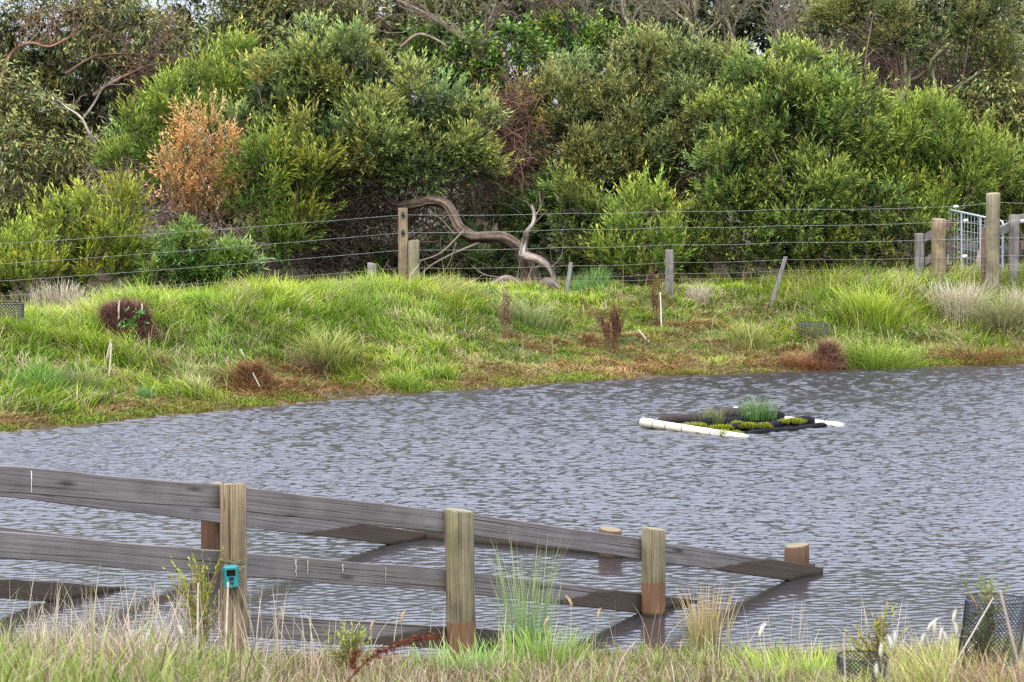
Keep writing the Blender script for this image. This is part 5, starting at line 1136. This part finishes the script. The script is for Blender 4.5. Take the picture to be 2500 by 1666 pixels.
def guard(name, label, c, r, h, cell, wire, col, arc=(0, 6.283), lean=(0, 0), closed=True, zb=-0.03, wave=0.0):
    """tree guard of plastic diamond mesh"""
    L = (arc[1] - arc[0]) * r; nu = max(4, int(L / cell)); nv = max(3, int(h / cell)); mb = MB()
    def pt(a, z):
        a_ = arc[0] + (arc[1] - arc[0]) * a; rr = r * (1 + wave * np.sin(3 * a_ + 5 * z))
        return np.stack([c[0] + rr * np.cos(a_) + lean[0] * z, c[1] + rr * np.sin(a_) + lean[1] * z, c[2] + zb + z + 0 * a_], -1)
    sp = np.linspace(0, 1, nv + 1)
    for s in (1, -1):
        for i in range(-nv if s == 1 else 0, nu if s == 1 else nu + nv):
            a = (i + s * np.arange(nv + 1)) / nu; k = (a >= -1e-6) & (a <= 1 + 1e-6)
            if k.sum() > 1:
                P = pt(a[k], sp[k] * h); tubes(P, np.full(len(P), wire), 3, col, mb, jit=0)
    for z in (0, h): 
        P = pt(np.linspace(0, 1, nu + 1), np.full(nu + 1, z)); tubes(P, np.full(len(P), wire * 1.6), 3, col, mb, jit=0)
    for a in (0.0, 1.0):
        P = pt(np.full(nv + 1, a), sp * h); tubes(P, np.full(len(P), wire * 1.6), 3, col, mb, jit=0)
    return mb
def guard_thing(name, label, x, Y, r, h, cell, wire, arc=(0, 6.283), lean=(0, 0), wave=0.0, col=(0.018, 0.019, 0.022)):
    X_ = (x - CX) / FPX * Y; c = np.array([X_, Y, gz(X_, Y)])
    e = empty(name, c, label, 'tree guard')
    guard(name, label, c, r, h, cell, wire, col, arc, lean, wave=wave).build('mesh', M['plain'], e)['kind'] = 'stuff'
    return e, c
g_, gc = guard_thing('tree_guard', 'dark mesh tree guard cut by the left edge on the far bank', 8, 35.0, 0.27, 0.5, 0.045, 0.005, col=(0.03, 0.026, 0.02))
tussock('brown_clump', 'brown dead clump inside the mesh guard at the left edge', 10, 835, 84, 84, 420, (0.1, 0.055, 0.035), (0.27, 0.16, 0.1), Y=35.0, lean=0.25)
g_, gc = guard_thing('tree_guard', 'dark mesh tree guard overgrown by grass on the right of the far bank', 1985, 42.0, 0.25, 0.42, 0.085, 0.005, col=(0.05, 0.05, 0.035))
tussock('brown_clump', 'dark tangled growth inside the overgrown mesh guard at right', 1985, 790, 75, 70, 320, (0.05, 0.05, 0.025), (0.17, 0.15, 0.07), Y=42.0, lean=0.5)
tussock('green_tussock', 'lime grass spilling over the overgrown mesh guard at right', 1965, 770, 140, 60, 360, (0.12, 0.17, 0.03), LIME1, Y=42.3, lean=0.9)

# ------------------------------------------------------------------ near bank: grass, rushes, saplings, guards
N = 3600
Yn = 6.8 + 9.9 * rng.random(N) ** 0.85; Xn = (rng.random(N) * 2 - 1) * (0.215 * Yn + 0.35)
keep = Yn < shore_near(Xn) + 0.05
Xn, Yn = Xn[keep], Yn[keep]
xpx = CX + FPX * Xn / Yn
m1 = fbm(Xn * 1.5 + 4, Yn * 1.1); m2 = fbm(Xn * 3.1 + 60, Yn * 2.0); m3 = vnoise(Xn * 7, Yn * 5)
lft = sstep(750, 350, xpx); cen = np.exp(-((xpx - 850) / 330) ** 2); rgt = sstep(1150, 1500, xpx)
Hn = 0.075 + 0.095 * lft + 0.08 * m1 + 0.05 * sstep(2150, 2350, xpx)
Hn = Hn * (1 - 0.25 * sstep(14.0, 16.5, Yn))
green = np.clip(0.14 + 0.26 * rgt + 0.16 * lft + 2.0 * (m1 - 0.5) - 0.16 * cen, 0.04, 0.85)
nb = 13; id_ = np.repeat(np.arange(len(Xn)), nb); n = len(id_)
tg = rng.random(len(Xn)) < green; isg = np.where(rng.random(n) < 0.82, tg[id_], rng.random(n) < 0.4)
d = rng.standard_normal((n, 2)) * 0.045
P = np.stack([Xn[id_] + d[:, 0], Yn[id_] + d[:, 1], 0 * d[:, 0]], -1); P[:, 2] = ground(P[:, 0], P[:, 1]) - 0.01
az = np.where(rng.random(n) < 0.5, np.arctan2(d[:, 1], d[:, 0]), rng.random(n) * 6.28)
th_ = np.exp(0.26 * rng.standard_normal(len(Xn))); hh = Hn[id_] * th_[id_] * (0.4 + 0.8 * rng.random(n)) * np.where(isg, 0.95, 1.0)
lean = np.where(isg, 0.15 + 0.5 * rng.random(n), 0.15 + 0.9 * rng.random(n) ** 1.5)
cj = 0.58 + 0.42 * rng.random((n, 1)); typ = rng.random((n, 1))
cg0 = np.array((0.05, 0.09, 0.01)); cg1 = np.where(typ < 0.5, np.array((0.28, 0.38, 0.06)), np.array((0.40, 0.44, 0.11)))
cs0 = np.array((0.10, 0.065, 0.033)); cs1 = np.where(typ < 0.42, np.array((0.50, 0.38, 0.22)), np.where(typ < 0.8, np.array((0.30, 0.18, 0.10)), np.array((0.60, 0.52, 0.38))))
c0 = np.where(isg[:, None], cg0, cs0) * cj; c1 = np.where(isg[:, None], cg1, cs1) * cj
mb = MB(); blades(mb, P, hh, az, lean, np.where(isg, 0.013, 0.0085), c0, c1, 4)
# tall seeding stems at the left and centre
ns = 420; Ys = 11.5 + 4.0 * rng.random(ns); xs_ = np.where(rng.random(ns) < 0.62, rng.normal(300, 210, ns), rng.uniform(500, 2400, ns)); Xs = (xs_ - CX) / FPX * Ys
kp = Ys < shore_near(Xs) - 0.1; Xs, Ys, xs_ = Xs[kp], Ys[kp], xs_[kp]; ns = len(Xs)
hs = (0.24 + 0.26 * rng.random(ns)) * np.where(xs_ < 700, 1.2, 0.9)
Ps = np.stack([Xs, Ys, ground(Xs, Ys)], -1)
cst = np.array((0.46, 0.37, 0.25)) * (0.75 + 0.5 * rng.random((ns, 1)))
blades(mb, Ps, hs, rng.random(ns) * 6.28, 0.08 + 0.5 * rng.random(ns) ** 2, 0.0062, cst * 0.7, cst, 5, 0.5, 0.35)
tag(mb.build('near_grass', M['grass']), 'mixed green and straw grass on the near bank', 'grass', kind='stuff')

def near_base(x, Y): X_ = (x - CX) / FPX * Y; return np.array([X_, Y, gz(X_, Y)])
def rush(label, x, Y, ytop, n, spread, c0, c1, fan=0.22):
    b = near_base(x, Y); h = W(x, ytop, Y)[2] - b[2]
    d = rng.standard_normal((n, 2)) * spread
    P = b + np.stack([d[:, 0], d[:, 1], 0 * d[:, 0] - 0.02], -1)
    az = np.arctan2(d[:, 1], d[:, 0]) + 0.3 * rng.standard_normal(n)
    mb = MB(); cj = 0.75 + 0.5 * rng.random((n, 1))
    blades(mb, P, h * (0.5 + 0.55 * rng.random(n)), az, fan * (0.2 + 1.2 * rng.random(n)), 0.0065, np.array(c0) * cj, np.array(c1) * cj, 5, 0.2, 0.4)
    tag(mb.build('rush_clump', M['grass'], None, origin=b), label, 'rush')
rush('tall green rush clump in front of the algae-streaked post and rails', 1285, 15.4, 1285, 130, 0.07, (0.10, 0.24, 0.06), (0.30, 0.34, 0.13))
rush('orange-tipped rush clump at the water edge right of the last front post', 1725, 15.6, 1405, 190, 0.06, (0.16, 0.22, 0.05), (0.50, 0.33, 0.16))
def near_tuft(name, label, x, Y, w_, h, n, c0, c1, lean=0.5, wd=0.008):
    b = near_base(x, Y); d = rng.standard_normal((n, 2)) * w_
    P = b + np.stack([d[:, 0], d[:, 1], 0 * d[:, 0] - 0.02], -1); cj = 0.75 + 0.5 * rng.random((n, 1))
    mb = MB(); blades(mb, P, h * (0.45 + 0.7 * rng.random(n)), np.arctan2(d[:, 1], d[:, 0]) + 0.5 * rng.standard_normal(n), lean * (0.3 + rng.random(n)), wd, np.array(c0) * cj, np.array(c1) * cj, 5, 0.3)
    tag(mb.build(name, M['grass'], None, origin=b), label, 'grass')
near_tuft('grass_tuft', 'bright green grass tuft at the foot of the green rush clump', 1330, 14.6, 0.13, 0.28, 340, (0.07, 0.14, 0.015), (0.29, 0.40, 0.065), wd=0.009)
near_tuft('grass_tuft', 'fresh green grass below the algae-streaked post', 1150, 13.6, 0.12, 0.22, 300, (0.08, 0.2, 0.03), (0.34, 0.5, 0.12))
near_tuft('grass_tuft', 'green and yellow grass mound at the bottom between the two mesh guards', 1980, 11.8, 0.16, 0.2, 420, (0.09, 0.2, 0.02), (0.42, 0.5, 0.08))
near_tuft('grass_tuft', 'golden-green grass tussock in front of the larger mesh guard', 2335, 9.6, 0.10, 0.30, 420, (0.14, 0.17, 0.03), (0.55, 0.50, 0.16), 0.6)
near_tuft('grass_tuft', 'brown dry grass at the foot of the larger mesh guard', 2450, 9.3, 0.08, 0.24, 320, (0.18, 0.1, 0.05), (0.42, 0.27, 0.16), 0.5)
near_tuft('grass_tuft', 'pale straw grass heap at the left in front of the rails', 330, 13.4, 0.16, 0.30, 220, (0.3, 0.24, 0.15), (0.72, 0.64, 0.52), 0.55, 0.006)
near_tuft('grass_tuft', 'straw grass between the teal camera and the left edge', 130, 13.0, 0.2, 0.28, 220, (0.28, 0.2, 0.12), (0.62, 0.5, 0.38), 0.5, 0.006)

near_tuft('grass_tuft', 'mixed grass growing in front of the smaller mesh guard', 2105, 9.5, 0.07, 0.17, 260, (0.08, 0.10, 0.02), (0.42, 0.40, 0.13), 0.5)
def sapling(label, x, Y, ytop, wpx, n, c0, c1, ll=0.03, lw=0.009, K=12, stemcol=(0.25, 0.16, 0.08), name='sapling', dens=0.5, droop=0.0):
    b = near_base(x, Y); h = W(x, ytop, Y)[2] - b[2]; sx = wpx * Y / FPX / 2
    e = empty(name, b, label, 'plant')
    tips = b + np.stack([rng.standard_normal(n) * sx * 0.55, rng.standard_normal(n) * sx * 0.5, h * (0.45 + 0.55 * rng.random(n))], -1)
    main = curvy(b[None], (b + np.array([0.02, 0, h]))[None], 8, 0.04); tubes(main, 0.006 * np.linspace(1, 0.4, 8)[None], 6, stemcol).build('stem', M['twig'], e)
    ti = np.clip(((tips[:, 2] - b[2]) / h * 7 - 2).astype(int), 1, 7); st = main[0, ti]
    p = curvy(st, tips, 5, 0.06); mb = tubes(p, 0.003 * np.linspace(1, 0.5, 5)[None] * np.ones((n, 1)), 3, stemcol)
    mb.build('twigs', M['twig'], e)['kind'] = 'stuff'
    l2 = MB(); D = nrm(tips - st + 1e-4); L = np.linalg.norm(tips - st, axis=1)
    sprig_leaves(l2, st, D, L * 1.1 + 0.02, K, ll, lw, 0.8, np.array(c0) * (0.8 + 0.4 * rng.random((n, 1))), np.array(c1) * np.ones((n, 1)), droop, 0.1)
    l2.build('leaves', M['leaf'], e)['kind'] = 'stuff'
sapling('small lime green feathery sapling left of the teal camera', 470, 13.4, 1378, 110, 40, (0.12, 0.17, 0.012), (0.36, 0.38, 0.03), 0.03, 0.013)
sapling('spindly olive shrub growing out of the smaller mesh guard', 2145, 10.4, 1505, 100, 22, (0.10, 0.11, 0.02), (0.36, 0.32, 0.06), 0.03, 0.012)
sapling('dark green shrub inside the larger mesh guard with a bare leader', 2415, 9.7, 1435, 85, 26, (0.05, 0.09, 0.025), (0.2, 0.22, 0.06), 0.035, 0.012)
sapling('green and yellow leafy weed at the bottom left of the algae-streaked post', 845, 12.4, 1548, 110, 46, (0.08, 0.13, 0.015), (0.26, 0.30, 0.05), 0.028, 0.012, 9)

guard_thing('tree_guard', 'larger black mesh tree guard tilted at the bottom right', 2412, 9.75, 0.118, 0.44, 0.017, 0.0016, lean=(0.1, 0), wave=0.06)
guard_thing('tree_guard', 'smaller black mesh tree guard at the bottom edge', 2113, 10.2, 0.10, 0.21, 0.017, 0.0016, wave=0.05)
def near_stake(label, x0, y0, x1, y1, Y, r, col=(0.42, 0.34, 0.27)):
    b = W(x1, y1, Y); t = W(x0, y0, Y); g = gz(b[0], Y) - 0.05
    b = b + (t - b) * (g - b[2]) / (t[2] - b[2])
    o = tubes(np.array([b, (b + t) / 2 + np.array([0.002, 0, 0]), t]), np.array([r, r, r * 0.92]), 8, col, caps=True).build('stake', M['stake'], None, origin=b)
    tag(o, label, 'stake')
near_stake('thin wooden stake leaning beside the larger mesh guard', 2441, 1442, 2487, 1632, 9.62, 0.0065)
near_stake('thin grey stick crossing in front of the larger mesh guard', 2425, 1460, 2375, 1545, 9.6, 0.003, (0.5, 0.45, 0.4))
near_stake('pale wooden stake standing at the smaller mesh guard', 2060, 1545, 2062, 1660, 10.05, 0.004, (0.42, 0.34, 0.29))
near_stake('pale stake in front of the post below the teal camera', 557, 1422, 551, 1560, 12.6, 0.0055, (0.46, 0.39, 0.3))
near_stake('pale stake left of the post with the teal camera', 484, 1424, 482, 1520, 12.8, 0.005, (0.45, 0.38, 0.31))
near_stake('thin dark stick at the edge of the camera post', 535, 1440, 533, 1560, 12.7, 0.0022, (0.35, 0.27, 0.22))

# fluffy cream seed heads on thin stalks
heads = [(2266, 1528), (2282, 1535), (2337, 1540), (2297, 1552), (2250, 1565), (2328, 1508), (2365, 1585), (2150, 1590), (2176, 1570), (2185, 1560), (2140, 1640), (1855, 1540), (2312, 1560),
         (318, 1558), (320, 1605), (445, 1545), (292, 1640), (380, 1590), (1330, 1520), (980, 1508), (905, 1530), (1395, 1470), (1460, 1500), (690, 1500)]
clumps = (empty('seeding_grass', near_base(2280, 10.0), 'clump of thin stalks with fluffy cream seed heads left of the larger mesh guard', 'grass'),
          empty('seeding_grass', near_base(340, 10.0), 'few fluffy cream seed heads low in the left foreground grass', 'grass'),
          empty('seeding_grass', near_base(1100, 14.0), 'thin tan seed spikes rising in front of the lowest rails', 'grass'))
for i, (hx, hy) in enumerate(heads):
    e = clumps[0 if i < 13 else (1 if i < 18 else 2)]
    Yh = 9.6 + 0.9 * rng.random() if hx > 1500 else (9.5 + 0.8 * rng.random() if hx < 600 else 13.5 + rng.random())
    t = W(hx, hy, Yh); b = near_base(hx + rng.normal(0, 12), Yh + 0.05)
    if i < 13: rr, hl, colr = 0.0075, 0.055, (0.58, 0.53, 0.42)
    elif i < 18: rr, hl, colr = 0.0075, 0.05, (0.55, 0.48, 0.37)
    else: rr, hl, colr = 0.007, 0.06, (0.5, 0.36, 0.2)
    top = t + np.array([0.006 * rng.standard_normal(), 0, hl * 0.5])
    st = catmull(np.array([b, b * 0.5 + t * 0.5 + np.array([0.012 * rng.standard_normal(), 0, 0.01]), t - np.array([0, 0, hl * 0.45])]), 5)
    sk = tubes(st, np.full(len(st), 0.0016), 4, (0.55, 0.47, 0.3)).build('stalk', M['straw'], e)
    m_ = 9; f = np.linspace(0, 1, m_); lean_ = 0.02 * rng.standard_normal()
    ax_ = st[-1] + np.stack([lean_ * f ** 2, 0 * f, hl * f], -1)
    h_ = tubes(ax_, rr * np.sin(np.pi * np.clip(f * 0.93 + 0.05, 0, 1)) ** 0.7, 9, colr, caps=True)
    nf = 90; ff = rng.random(nf); aa = rng.random(nf) * 6.28; pb_ = st[-1] + np.stack([lean_ * ff ** 2 + rr * 0.7 * np.cos(aa), rr * 0.7 * np.sin(aa), hl * ff], -1)
    blades(h_, pb_, np.full(nf, 0.012), aa, 0.5, 0.0016, np.tile(colr, (nf, 1)), np.tile(np.array(colr) * 1.1, (nf, 1)), 2)
    h_.build('seed_head', M['straw'], sk)

# arching dark red dock stalk in front
dk = np.array([W(x_, y_, Y_) for x_, y_, Y_ in ((830, 1690, 9.4), (870, 1640, 9.4), (915, 1600, 9.4), (960, 1580, 9.4), (1010, 1563, 9.4), (1070, 1556, 9.4))])
e = empty('dock_stalk', near_base(840, 9.4), 'dark red arching dock seed stalk in the bottom foreground', 'plant')
pp = catmull(dk, 12); tubes(np.vstack([near_base(835, 9.4), pp]), np.linspace(0.004, 0.0022, len(pp) + 1), 6, (0.12, 0.035, 0.02), jit=0).build('stalk', M['twig'], e)
sd = pp[18:]; sd = np.repeat(sd, 5, 0) + rng.standard_normal((len(sd) * 5, 3)) * 0.006
D = nrm(rng.standard_normal((len(sd), 3)) + np.array([0.3, 0, 0.3])); l2 = MB()
sprig_leaves(l2, sd, D, np.full(len(sd), 0.012), 5, 0.008, 0.007, 1.0, np.array((0.10, 0.025, 0.015)) * (0.7 + 0.6 * rng.random((len(sd), 1))), np.array((0.2, 0.06, 0.03)) * np.ones((len(sd), 1)), stem=None)
b2 = np.array([W(x_, y_, 9.4) for x_, y_ in ((870, 1640), (862, 1610), (878, 1588))]); s2 = np.repeat(catmull(b2, 8), 5, 0); s2 = s2 + rng.standard_normal(s2.shape) * 0.005
sprig_leaves(l2, s2, nrm(rng.standard_normal(s2.shape)), np.full(len(s2), 0.012), 5, 0.008, 0.007, 1.0, np.tile((0.10, 0.025, 0.015), (len(s2), 1)), np.tile((0.2, 0.06, 0.03), (len(s2), 1)), stem=None)
l2.build('seed_head', M['straw'], e)['kind'] = 'stuff'
SC['tri_count'] = TRI[0]
